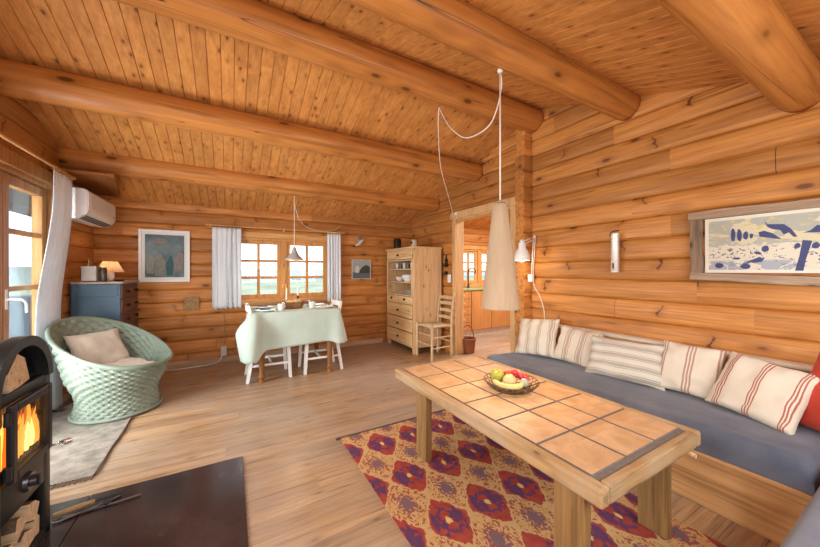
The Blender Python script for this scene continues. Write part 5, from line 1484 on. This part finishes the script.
for i, p in enumerate(gr):
    bm = B(); ball(bm, (0, 0, 0), 0.0185, n=12, m=8)
    fruit('plum', bm, None, p, 'small round red fruit in the heap on the right of the bowl', 'fruit', mat=gm, grp_='small red fruits in the bowl')
bm = B(); ball(bm, (0, 0, 0), 0.027, 1, 1, 0.9)
fruit('onion', bm, (0.66, 0.30, 0.24), (0.105, 0.055, 0.068), 'pink and white speckled fruit at the right rim of the bowl', 'fruit', var=0.6)

# ------------------------------------------------------------------ tall cone pendant and its cord
PX, PY = 1.466, 1.43
cp = thing('pendant_lamp', 'tall beige cone pendant lamp hanging over the coffee table', 'pendant lamp', (PX, PY, 0.966))
bm = B(); lathe(bm, [(0.116, 0.0), (0.1145, 0.01), (0.077, 0.36), (0.050, 0.595), (0.045, 0.648), (0.033, 0.658)], (0, 0, 0), 44, cap=False)
o = obj('lamp_shade', bm, M['cone'], cp, smooth=True); md = o.modifiers.new('Solidify', 'SOLIDIFY'); md.thickness = 0.002
bm = B(); lathe(bm, [(0.001, 0.655), (0.033, 0.655), (0.030, 0.664), (0.006, 0.675), (0.001, 0.675)], (0, 0, 0), 16); obj('cap', bm, M['cone'], cp, smooth=True, angle=50)
bm = B(); rod(bm, (0, 0, 0.66), (0, 0, 1.485), 0.0047, n=8); obj('cord', bm, M['cord'], cp, smooth=True)
bm = B(); lathe(bm, [(0.001, 1.475), (0.016, 1.477), (0.018, 1.490), (0.001, 1.51)], (0, 0, 0), 14); obj('ceiling_hook', bm, M['white'], cp, smooth=True)
bm = B(); ball(bm, (0, 0, 0.13), 0.03); rod(bm, (0, 0, 0.15), (0, 0, 0.2), 0.014); obj('bulb', bm, M['bulb'], cp, smooth=True)
bm = B(); tube(bm, [(PX, PY, 2.445), (PX + 0.028, PY + 0.015, 2.38), (PX + 0.022, PY + 0.05, 2.24), (1.48, 1.56, 2.15), (1.49, 1.78, 2.165), (1.52, 1.98, 2.305), (1.56, 2.13, 2.45), (1.61, 2.30, 2.655)], 0.0042, 6)
tube(bm, [(1.61, 2.30, 2.655), (1.68, 2.41, 2.52), (1.95, 2.75, 2.30), (2.35, 3.15, 2.12), (2.68, 3.48, 1.96), (2.77, 3.54, 1.93), (2.775, 3.52, 1.98)], 0.0042, 6)
solo('swag_cord', bm, M['cord'], (1.6, 2.27, 2.2), 'white cord looped from the cone lamp over the ridge beam to the doorway', 'cord', smooth=True)
bm = B(); box(bm, (XR - 0.06, 3.50, 1.985), (XR - 0.034, 3.545, 2.03), 0.006)
solo('junction_box', bm, M['whiteplastic'], (XR - 0.047, 3.52, 1.985), 'small white junction box at the top left of the doorway', 'junction box')

# ------------------------------------------------------------------ architect wall lamp
wl = thing('wall_lamp', 'white jointed wall lamp on the log corner beside the doorway', 'wall lamp', (2.76, 2.27, 1.12))
bm = B(); box(bm, (2.735, 2.232, 1.085), (2.785, 2.278, 1.165), 0.006); wobj('wall_bracket', bm, M['white'], wl)
A = Vector((2.765, 2.245, 1.16)); Bp = Vector((2.775, 2.225, 1.56)); C_ = Vector((2.53, 2.17, 1.49))
bm = B(); rod(bm, A + Vector((-0.012, 0, 0)), Bp + Vector((-0.012, 0, 0)), 0.005); rod(bm, A + Vector((0.014, 0, 0)), Bp + Vector((0.014, 0, 0)), 0.005); wobj('lower_arm', bm, M['white'], wl, smooth=True)
bm = B(); rod(bm, Bp, C_, 0.005); rod(bm, Bp + Vector((0, 0, -0.03)), C_ + Vector((0, 0, -0.03)), 0.005); ball(bm, Bp, 0.014); wobj('upper_arm', bm, M['white'], wl, smooth=True)
bm = B(); c = C_ + Vector((-0.01, -0.005, -0.02))
lathe(bm, [(0.075, -0.165), (0.072, -0.12), (0.055, -0.07), (0.036, -0.045), (0.034, 0.005), (0.022, 0.018), (0.020, 0.04), (0.001, 0.042)], c, 26, cap=False)
o = wobj('lamp_shade', bm, M['white'], wl, smooth=True); md = o.modifiers.new('Solidify', 'SOLIDIFY'); md.thickness = 0.002
bm = B(); ball(bm, c + Vector((0, 0, -0.15)), 0.032); wobj('bulb', bm, emit('soft_bulb', (1.0, 0.8, 0.55), 4.0), wl, smooth=True)
bm = B(); tube(bm, [(2.775, 2.24, 1.085), (2.775, 2.215, 1.02), (2.785, 2.16, 0.93), (2.79, 2.12, 0.80), (2.79, 2.11, 0.685)], 0.004, 6); wobj('cord', bm, M['cord'], wl, smooth=True)

# ------------------------------------------------------------------ thermometer and driftwood-framed picture on the right wall
tm = thing('wall_thermometer', 'slim silver cylinder instrument hanging on the right log wall', 'thermometer', (XR - 0.03, 1.42, 1.19))
bm = B(); lathe(bm, [(0.001, 0), (0.031, 0), (0.033, 0.012), (0.030, 0.016), (0.030, 0.29), (0.033, 0.30), (0.031, 0.32), (0.001, 0.322)], (-0.015, 0, 0), 24); obj('tube', bm, plain('satin_aluminium', (0.72, 0.70, 0.66), 0.5, 0.6, var=0.1, scale=50), tm, smooth=True, angle=40)
bm = B(); box(bm, (-0.0478, -0.006, 0.03), (-0.044, 0.006, 0.075), 0.001); obj('slot', bm, M['blackiron'], tm)
bm = B(); tube(bm, [(0.016, 0.045, 0.30), (0.0, 0.05, 0.31), (-0.012, 0.03, 0.335), (-0.01, 0.0, 0.342), (0.016, -0.01, 0.345)], 0.004, 6); obj('hanger', bm, M['blackiron'], tm, smooth=True)

def mapmat():
    T = NT('printed_paper'); v, x, y, z = T.obj_xyz()
    u = T.math('DIVIDE', T.math('SUBTRACT', 0.402, y), 0.92)       # object origin stands at y 0.45, z 1.19
    w = T.math('DIVIDE', T.math('SUBTRACT', z, 0.008), 0.34)
    n1 = T.noise(T.comb(T.math('MULTIPLY', u, 7), T.math('MULTIPLY', w, 4), 0.0), 1.0, 3, 0.6, 0.8)
    n2 = T.noise(T.comb(T.math('MULTIPLY', u, 26), T.math('MULTIPLY', w, 16), 3.0), 1.0, 2, 0.6, 0.5)
    n3 = T.noise(T.comb(T.math('MULTIPLY', u, 60), T.math('MULTIPLY', w, 14), 5.0), 1.0, 2, 0.6)
    cream, grey = (0.70, 0.65, 0.52), (0.42, 0.43, 0.38)
    upper = T.rng(T.math('ADD', w, T.math('MULTIPLY', T.math('SUBTRACT', n1, 0.5), 0.5)), 0.46, 0.48)
    c = T.mix(upper, cream, grey)
    land = T.math('MULTIPLY', T.rng(n1, 0.53, 0.54), upper)
    c = T.mix(land, c, (0.66, 0.60, 0.42))
    yel_ = T.math('MULTIPLY', T.rng(n2, 0.60, 0.62), T.rng(w, 0.4, 0.6))
    c = T.mix(yel_, c, (0.66, 0.52, 0.22))
    low = T.math('MULTIPLY', T.rng(n2, 0.615, 0.625), T.rng(w, 0.48, 0.40))
    c = T.mix(low, c, (0.12, 0.14, 0.27))
    wat = T.math('MULTIPLY', T.rng(n1, 0.50, 0.49), T.rng(w, 0.22, 0.18))
    c = T.mix(T.math('MULTIPLY', wat, 0.7), c, (0.24, 0.29, 0.42))
    fine = T.math('MULTIPLY', T.rng(n3, 0.60, 0.62), T.rng(T.math('ABSOLUTE', T.math('SUBTRACT', w, 0.34)), 0.10, 0.08))
    c = T.mix(T.math('MULTIPLY', fine, T.rng(u, 0.36, 0.34)), c, (0.10, 0.10, 0.15))
    edge = T.math('MAXIMUM', T.math('MAXIMUM', T.rng(u, 0.012, 0.008), T.rng(w, 0.035, 0.025)), T.rng(w, 0.965, 0.975))
    c = T.mix(edge, c, (0.76, 0.72, 0.62))
    return T.done(T.bsdf(c, 0.6, 0))
dp_ = thing('picture', 'wide blue and cream map-like picture in a driftwood frame', 'picture', (XR - 0.02, 0.45, 1.19))
tilt = Matrix.Rotation(rad(-1.8), 4, 'X')
def drift(name, a, b, w, th, mat, seed):
    """irregular weathered board from a to b (y,z) on the wall"""
    bm = B(); n = 18; rings = []
    A_, B_ = Vector((0, *a)), Vector((0, *b)); d = (B_ - A_).normalized(); nn = Vector((0, -d.z, d.y))
    for i in range(n + 1):
        t = i / n; p = A_.lerp(B_, t)
        hw = w / 2 * (1 + 0.16 * mnoise.noise(Vector((t * 3.5, seed, 0))) + 0.06 * mnoise.noise(Vector((t * 14, seed, 2))))
        sh = nn * 0.006 * mnoise.noise(Vector((t * 3, seed, 9)))
        ring = []
        for cx, cy in ((-1, 0.10), (-0.9, 0.9), (0, 1.0), (0.9, 0.88), (1, 0.1)):
            ring.append(p + sh + nn * hw * cx + Vector((XR - 0.004 - th * cy, 0, 0)))
        rings.append(ring)
    loft(bm, rings)
    bmesh.ops.translate(bm, verts=bm.verts[:], vec=-dp_.location)
    obj(name, bm, mat, dp_, smooth=True, angle=50)
drift('frame_board', (0.945, 1.575), (-0.16, 1.575), 0.055, 0.034, M['drift'], 1)
drift('frame_board', (0.935, 1.165), (-0.16, 1.118), 0.052, 0.036, M['drift'], 2)
drift('frame_board', (0.905, 1.185), (0.91, 1.55), 0.066, 0.030, M['drift_z'], 3)
drift('frame_board', (-0.13, 1.15), (-0.125, 1.55), 0.06, 0.030, M['drift_z'], 4)
bm = B(); box(bm, (XR - 0.0145, -0.08, 1.188), (XR - 0.006, 0.862, 1.548), 0.001); pr = wobj('print', bm, mapmat(), dp_)
px_ = XR - 0.0146
def pprint(polys, col, lvl, name='printed_shape', seed=0):
    bm = B()
    for poly in polys:
        prism(bm, [(y, z) for y, z in poly], px_, px_ - 0.0006 - 0.0004 * lvl, 'x')
    bmesh.ops.translate(bm, verts=bm.verts[:], vec=-dp_.location)
    obj(name, bm, plain('ink_%s%d' % (name, seed), col, 0.6, var=0.12, scale=30), pr)
def blob(cy, cz, ry, rz, rot=0, n=14, irr=0.2, seed=0):
    out = []
    for i in range(n):
        a = 2 * PI * i / n
        k = 1 + irr * mnoise.noise(Vector((math.cos(a) * 1.3, math.sin(a) * 1.3, seed * 3.7)))
        y, z = ry * k * math.cos(a), rz * k * math.sin(a)
        out.append((cy + y * math.cos(rot) - z * math.sin(rot), cz + y * math.sin(rot) + z * math.cos(rot)))
    return out
# picture coordinates: u 0..1 left to right (y falls), v 0..1 up
def U(u, v): return (0.852 - 0.92 * u, 1.198 + 0.34 * v)
navy = (0.045, 0.055, 0.17)
isl = [blob(*U(u_, v_), ry_, rz_, 0, seed=i) for i, (u_, v_, ry_, rz_) in enumerate(((0.138, 0.68, 0.011, 0.040), (0.170, 0.67, 0.011, 0.040), (0.200, 0.66, 0.011, 0.028), (0.227, 0.645, 0.008, 0.016)))]
isl += [[U(0.26, 0.70), U(0.285, 0.72), U(0.32, 0.67), U(0.362, 0.55), U(0.33, 0.57), U(0.265, 0.62)],
        [U(0.285, 0.91), U(0.30, 0.83), U(0.335, 0.82), U(0.37, 0.81), U(0.40, 0.72), U(0.425, 0.58), U(0.41, 0.58), U(0.39, 0.66), U(0.37, 0.63), U(0.355, 0.71), U(0.32, 0.74), U(0.30, 0.78)],
        [U(0.446, 0.64), U(0.475, 0.67), U(0.50, 0.75), U(0.54, 0.72), U(0.57, 0.66), U(0.52, 0.63)],
        [U(0.415, 0.01), U(0.448, 0.01), U(0.458, 0.20), U(0.482, 0.50), U(0.445, 0.52), U(0.432, 0.25)],
        [U(0.20, 0.17), U(0.23, 0.21), U(0.265, 0.26), U(0.285, 0.22), U(0.275, 0.17), U(0.24, 0.155)],
        [U(0.63, 0.36), U(0.68, 0.43), U(0.74, 0.41), U(0.73, 0.33), U(0.67, 0.32)],
        [U(0.80, 0.55), U(0.90, 0.60), U(0.96, 0.52), U(0.86, 0.47)],
        blob(*U(0.29, 0.40), 0.015, 0.018, 0.2, seed=4), blob(*U(0.425, 0.43), 0.012, 0.014, 0.2, seed=5), blob(*U(0.20, 0.09), 0.024, 0.016, 0, seed=6), blob(*U(0.495, 0.42), 0.014, 0.018, 0, seed=7), blob(*U(0.067, 0.11), 0.020, 0.018, 0, seed=8),
        blob(*U(0.255, 0.33), 0.016, 0.008, 0.3, seed=9), blob(*U(0.155, 0.24), 0.018, 0.007, 0.0, seed=10)]
for i, p in enumerate(isl): pprint([p], navy, 1, 'printed_island', i)

# ------------------------------------------------------------------ hearth, stove, firewood, tools
bm = B(); prism(bm, [(XL + 0.03, 0.001), (0.07, 0.001), (0.07, 0.010), (0.068, 0.012), (-0.637, 0.012), (-0.637, 0.004), (-0.643, 0.004), (-0.643, 0.012), (XL + 0.032, 0.012), (XL + 0.03, 0.010)], 1.0, 2.29, 'y')
solo('hearth_plate', bm, M['slate'], (-0.6, 1.65, 0.001), 'dark glossy hearth plate on the floor in front of the stove', 'hearth')
ST = thing('wood_stove', 'black cast iron arched wood stove burning at the left edge', 'stove', (-0.95, 1.88, 0.012))
sx0, sx1 = -1.17, -0.72
sy0, sy1, sc = 1.67, 2.09, 1.88
bm = B()
def arch(ro, ri, x0, x1, cz=0.73, n=24, ex=1.0):
    rings = []
    for i in range(n + 1):
        a = PI * i / n
        rings.append([(x0, sc + ro * math.cos(a), cz + ex * ro * math.sin(a)), (x1, sc + ro * math.cos(a), cz + ex * ro * math.sin(a)), (x1, sc + ri * math.cos(a), cz + ex * ri * math.sin(a)), (x0, sc + ri * math.cos(a), cz + ex * ri * math.sin(a))])
    loft(bm, rings)
arch(0.205, 0.185, sx0, sx1 - 0.03, ex=0.95)                     # barrel roof
arch(0.212, 0.170, sx1 - 0.035, sx1 + 0.008, ex=0.97)            # front arch ring
box(bm, (sx0, sy0 + 0.005, 0.05), (sx1 - 0.02, sy0 + 0.03, 0.74), 0.004)
box(bm, (sx0, sy1 - 0.03, 0.05), (sx1 - 0.02, sy1 - 0.005, 0.74), 0.004)
box(bm, (sx0, sy0 + 0.02, 0.05), (sx0 + 0.02, sy1 - 0.02, 0.88), 0.004)
for z0_, z1_ in ((0.030, 0.055), (0.27, 0.29), (0.39, 0.405), (0.705, 0.735)):
    box(bm, (sx0, sy0 + 0.01, z0_), (sx1 - 0.022, sy1 - 0.01, z1_), 0.003)
# front frame
for a, b in ((sy0, sy0 + 0.06), (sy1 - 0.06, sy1)): box(bm, (sx1 - 0.03, a, 0.012), (sx1, b, 0.735), 0.008)
for z0_, z1_ in ((0.012, 0.05), (0.262, 0.405), (0.695, 0.738)): box(bm, (sx1 - 0.03, sy0 + 0.05, z0_), (sx1 - 0.001, sy1 - 0.05, z1_), 0.004)
box(bm, (sx0 + 0.01, sy0, 0.012), (sx1, sy0 + 0.05, 0.04), 0.004); box(bm, (sx0 + 0.01, sy1 - 0.05, 0.012), (sx1, sy1, 0.04), 0.004)
wobj('stove_body', bm, M['iron'], ST, smooth=True, angle=35)
bm = B()
for lo, hi in (((sx0 + 0.02, sy0 + 0.03, 0.405), (sx0 + 0.06, sy1 - 0.03, 0.70)), ((sx0 + 0.06, sy0 + 0.03, 0.405), (sx1 - 0.05, sy0 + 0.05, 0.70)), ((sx0 + 0.06, sy1 - 0.05, 0.405), (sx1 - 0.05, sy1 - 0.03, 0.70))): box(bm, lo, hi)
wobj('fire_brick', bm, M['ironin'], ST)
bm = B(); ybars(bm, 1.745, 2.045, 0.405, 0.698, 0.034, sx1 + 0.001, sx1 + 0.022, 0.006); dr = wobj('door', bm, M['iron'], ST)
bm = B(); box(bm, (sx1 + 0.006, 1.775, 0.435), (sx1 + 0.010, 2.015, 0.668)); bmesh.ops.translate(bm, verts=bm.verts[:], vec=-ST.location); obj('door_glass', bm, M['stoveglass'], dr)
for zz in (0.455, 0.655):
    bm = B(); rod(bm, (sx1 + 0.012, 1.733, zz - 0.025), (sx1 + 0.012, 1.733, zz + 0.025), 0.011)
    bmesh.ops.translate(bm, verts=bm.verts[:], vec=-ST.location); obj('hinge', bm, M['iron'], dr, smooth=True, angle=40)
bm = B(); rod(bm, (sx1 + 0.012, 2.055, 0.56), (sx1 + 0.05, 2.055, 0.56), 0.006); tube(bm, [(sx1 + 0.05, 2.055, 0.56), (sx1 + 0.055, 2.07, 0.56), (sx1 + 0.055, 2.11, 0.56)], 0.006, 6)
bmesh.ops.translate(bm, verts=bm.verts[:], vec=-ST.location); obj('handle', bm, M['iron'], dr, smooth=True)
bm = B(); rod(bm, (sx1 - 0.001, 1.90, 0.337), (sx1 + 0.012, 1.90, 0.337), 0.040, 0.036, 24); rod(bm, (sx1 + 0.012, 1.90, 0.337), (sx1 + 0.03, 1.90, 0.337), 0.022, 0.020, 20); box(bm, (sx1 + 0.028, 1.895, 0.315), (sx1 + 0.038, 1.905, 0.359), 0.002)
wobj('air_knob', bm, plain('steel_dark_knob', (0.09, 0.09, 0.095), 0.3, 0.8), ST, smooth=True, angle=40)

bm = B(); tube(bm, [(-0.715, 2.06, 0.405), (-0.70, 2.09, 0.394), (-0.70, 2.14, 0.378)], 0.005, 6)
tube(bm, [(-0.70 + 0.012 * math.cos(i * 1.05), 2.14 + 0.0018 * i, 0.377 - 0.0006 * i + 0.012 * math.sin(i * 1.05)) for i in range(48)], 0.003, 6, 2)
wobj('spring_handle', bm, M['chrome'], ST, smooth=True)
# firewood
def split_log(w, h, l, seed):
    """wedge-shaped split log along local x"""
    rr = random.Random(seed); bm = B()
    poly = [(-w / 2, -h / 2), (w / 2, -h / 2 + rr.uniform(-.1, .1) * h), (w / 2 * rr.uniform(.5, .9), h / 2 * rr.uniform(.4, .9)), (0, h / 2), (-w / 2 * rr.uniform(.6, 1), h / 2 * rr.uniform(.2, .8))]
    n = 8
    rings = []
    for i in range(n + 1):
        x = -l / 2 + l * i / n
        rings.append([(x, a * (1 + 0.08 * mnoise.noise(Vector((x * 9, j, seed)))), b * (1 + 0.08 * mnoise.noise(Vector((x * 9, j + 5, seed))))) for j, (a, b) in enumerate(poly)])
    loft(bm, rings)
    for f in bm.faces:
        f.normal_update()
    return bm
def firewood(loc, rot, size, seed, label, grp_, mat='split'):
    bm = split_log(*size, seed)
    # outer round side keeps its bark
    for i, f in enumerate(bm.faces):
        c = f.calc_center_median()
        if c.z > size[1] * 0.18 and abs(c.x) < size[2] * 0.49: f.material_index = 1
    o = obj('firewood_log', bm, [M[mat], M['bark']]); o.location = loc; o.rotation_euler = rot
    tag(o, label, 'firewood', grp_)
G_ = 'split logs in the stove compartment'
firewood((-0.85, 1.785, 0.104), (0, 0, 0.05), (0.10, 0.10, 0.24), 1, 'split log at the bottom left of the stove wood compartment', G_)
firewood((-0.845, 1.895, 0.100), (0.2, 0, -0.06), (0.095, 0.085, 0.25), 2, 'split log at the bottom middle of the stove wood compartment', G_)
firewood((-0.85, 1.985, 0.100), (-0.2, 0, 0.06), (0.075, 0.085, 0.24), 3, 'split log at the bottom right of the stove wood compartment', G_)
firewood((-0.845, 1.835, 0.197), (0.5, 0, 0.04), (0.085, 0.075, 0.25), 4, 'split log on top at the left in the stove wood compartment', G_)
firewood((-0.84, 1.945, 0.193), (-0.5, 0, -0.07), (0.09, 0.075, 0.24), 5, 'split log on top at the right in the stove wood compartment', G_)
firewood((-0.83, 1.855, 0.805), (0.12, 0, 0.05), (0.17, 0.135, 0.20), 9, 'pale split log lying in the arched niche of the stove', None)
# burning logs and flames
M['charred'] = plain('charred_log', (0.05, 0.03, 0.02), 0.9, var=0.6, scale=30, bstr=0.5)
for i, (x, z, tilt_, lab) in enumerate(((-0.775, 0.438, 0.0, 'charred log lying in front behind the stove glass'), (-0.80, 0.478, 0.12, 'charred log burning behind the front one in the stove'))):
    bm = B(); tube(bm, [(x, 1.74, z), (x + 0.005, 1.88, z + 0.006), (x, 2.03, z + tilt_ * 0.2)], lambda t: 0.025, 9)
    solo('burning_log', bm, M['charred'], (x, 1.88, z - 0.025), lab, 'firewood', smooth=True)
fl = thing('fire', 'orange flames burning behind the stove glass', 'fire', (-0.745, 1.90, 0.45))
rr = random.Random(3)
for i in range(26):
    y = 1.780 + 0.0100 * i + rr.uniform(-0.005, 0.005); x = -0.747 + rr.uniform(-0.012, 0.008)
    h = rr.uniform(0.10, 0.215); w = rr.uniform(0.010, 0.018)
    bm = B(); s_ = rr.uniform(0, 6)
    rings = []
    for j in range(12):
        t = j / 11
        cy = y + 0.016 * math.sin(t * 4.5 + s_) * t; cx = x + 0.004 * math.sin(t * 4 + s_ * 2) * t
        q = w * (math.sin(PI * min(1, 0.2 + 0.8 * t)) ** 0.8) + 0.0005
        rings.append([(cx + 0.5 * q * math.cos(2 * PI * k / 9), cy + q * math.sin(2 * PI * k / 9), 0.450 + 0.02 * rr.random() * 0 + h * t) for k in range(9)])
    loft(bm, rings)
    wobj('flame', bm, M[['flame', 'flame_hot', 'flame_red', 'flame', 'flame_red'][i % 5]], fl, smooth=True)

tg = thing('fire_tongs', 'black iron fire tongs lying on the hearth plate by the stove', 'fire tongs', (-0.45, 1.85, 0.013))
def FP(u, v, z=0.02):
    dv = v - 271; d = 315 * (H - z) / dv; l = (u - 410) * (H - z) / dv; th = rad(29.74)
    return Vector((d * math.sin(th) + l * math.cos(th), d * math.cos(th) - l * math.sin(th), z))
for (a, b) in (((52, 524), (121, 495)), ((62, 518), (141, 494))):
    bm = B(); P0, P1 = FP(*a, 0.020), FP(*b, 0.020); mid = P0.lerp(P1, 0.6) + Vector((0.004, -0.006, 0.001)); tube(bm, [P0, mid, P1], 0.0048, 8); wobj('arm', bm, plain('worn_steel', (0.16, 0.15, 0.14), 0.32, 0.9), tg, smooth=True)
bm = B(); c = FP(107, 504, 0.020); rod(bm, c - Vector((0, 0, 0.006)), c + Vector((0, 0, 0.012)), 0.014, n=14); wobj('pivot', bm, M['iron'], tg, smooth=True, angle=40)
pk = thing('hearth_brush', 'wooden handled poker lying beside the fire tongs', 'poker', (-0.62, 1.93, 0.013))
bm = B(); tube(bm, [FP(53, 516, 0.03), FP(74, 508.5, 0.031), FP(95, 501, 0.030)], lambda t: 0.010 + 0.003 * math.sin(PI * t), 8); wobj('handle', bm, wood('poker_handle', (0.26, 0.15, 0.06), (0.42, 0.26, 0.12), (0.1, 0.05, 0.02), 'x', knots=0), pk, smooth=True)
bm = B(); tube(bm, [FP(94, 501.4, 0.03), FP(100, 499.5, 0.028), FP(122, 493, 0.021)], 0.005, 6); wobj('shaft', bm, M['iron'], pk, smooth=True)
pk['label'] = 'wooden-handled poker lying beside the fire tongs'; pk.name = 'fire_poker'

# ------------------------------------------------------------------ light
def lamp(name, kind, loc, energy, col=(1, 1, 1), size=0.1, sy=None, rot=None, spread=None, **k):
    L = bpy.data.lights.new(name, kind); L.energy = energy; L.color = col
    if kind == 'AREA':
        L.shape = 'RECTANGLE'; L.size = size; L.size_y = sy or size
        if spread: L.spread = rad(spread)
    elif kind in ('POINT', 'SPOT'): L.shadow_soft_size = size
    for a, b in k.items(): setattr(L, a, b)
    o = bpy.data.objects.new(name, L); COL.objects.link(o); o.location = loc
    if rot: o.rotation_euler = rot
    return o
FILL_COL = (1.0, 0.95, 0.89)  # colour of the two added fill lamps
lamp('near_fill_light', 'AREA', (0.75, YN - 0.03, 1.36), 30, FILL_COL, 3.2, 1.0, (rad(98), 0, 0))  # soft fill added at the unseen opening behind the camera
lamp('left_fill_light', 'AREA', (XL - 0.03, 0.8, 1.40), 34, FILL_COL, 1.2, 1.0, (rad(90), 0, rad(-90)))  # fill lamp added at an unseen opening in the left wall
lamp('daylight_terrace_door', 'AREA', (XL - 0.20, 2.86, 1.0), 95, (0.95, 0.97, 1.0), 0.85, 1.7, (rad(92), 0, rad(-62)))
lamp('cone_lamp_light', 'POINT', (PX, PY, 1.05), 15, (1.0, 0.76, 0.46), 0.035)
lamp('dining_lamp_light', 'POINT', (0.685, 4.06, 1.36), 11, (1.0, 0.80, 0.55), 0.03)
lamp('table_lamp_light', 'POINT', (-1.105, 4.48, 1.095 + 0.16), 1.3, (1.0, 0.66, 0.38), 0.02)
lamp('wall_lamp_light', 'POINT', (2.54, 2.165, 1.27), 2.5, (1.0, 0.80, 0.55), 0.03)
lamp('stove_fire_light', 'POINT', (-0.86, 1.86, 0.60), 1.6, (1.0, 0.45, 0.12), 0.04)
lamp('kitchen_fill_light', 'AREA', (4.1, 3.3, 2.3), 85, (0.98, 0.98, 1.0), 1.0, 1.0, (0, 0, 0))  # unseen area light added to brighten the kitchen, no fixture modelled

W = bpy.data.worlds.new('overcast_sky'); S.world = W; W.use_nodes = True
nt = W.node_tree; nt.nodes.clear()
bg = nt.nodes.new('ShaderNodeBackground'); wo = nt.nodes.new('ShaderNodeOutputWorld')
bg.inputs[0].default_value = (0.86, 0.93, 1.0, 1); bg.inputs[1].default_value = 3.2
nt.links.new(bg.outputs[0], wo.inputs[0])

# ------------------------------------------------------------------ camera
cam = bpy.data.cameras.new('camera'); co = bpy.data.objects.new('camera', cam); COL.objects.link(co)
co.location = (0, 0, H); co.rotation_euler = (rad(90), 0, rad(-29.74))
cam.sensor_fit = 'HORIZONTAL'; cam.sensor_width = 36; cam.lens = 315 / 820 * 36
cam.shift_y = -2.5 / 820
cam.clip_start = 0.02; cam.clip_end = 2000
S.camera = co
S.view_settings.view_transform = 'Standard'
S.view_settings.look = 'None'
S.view_settings.exposure = 0.14
S.view_settings.gamma = 1.0
S.view_settings.use_curve_mapping = False
S.cycles.use_denoising = True
S.cycles.max_bounces = 10
S.cycles.diffuse_bounces = 6
S.cycles.transparent_max_bounces = 16
S.cycles.sample_clamp_indirect = 6.0
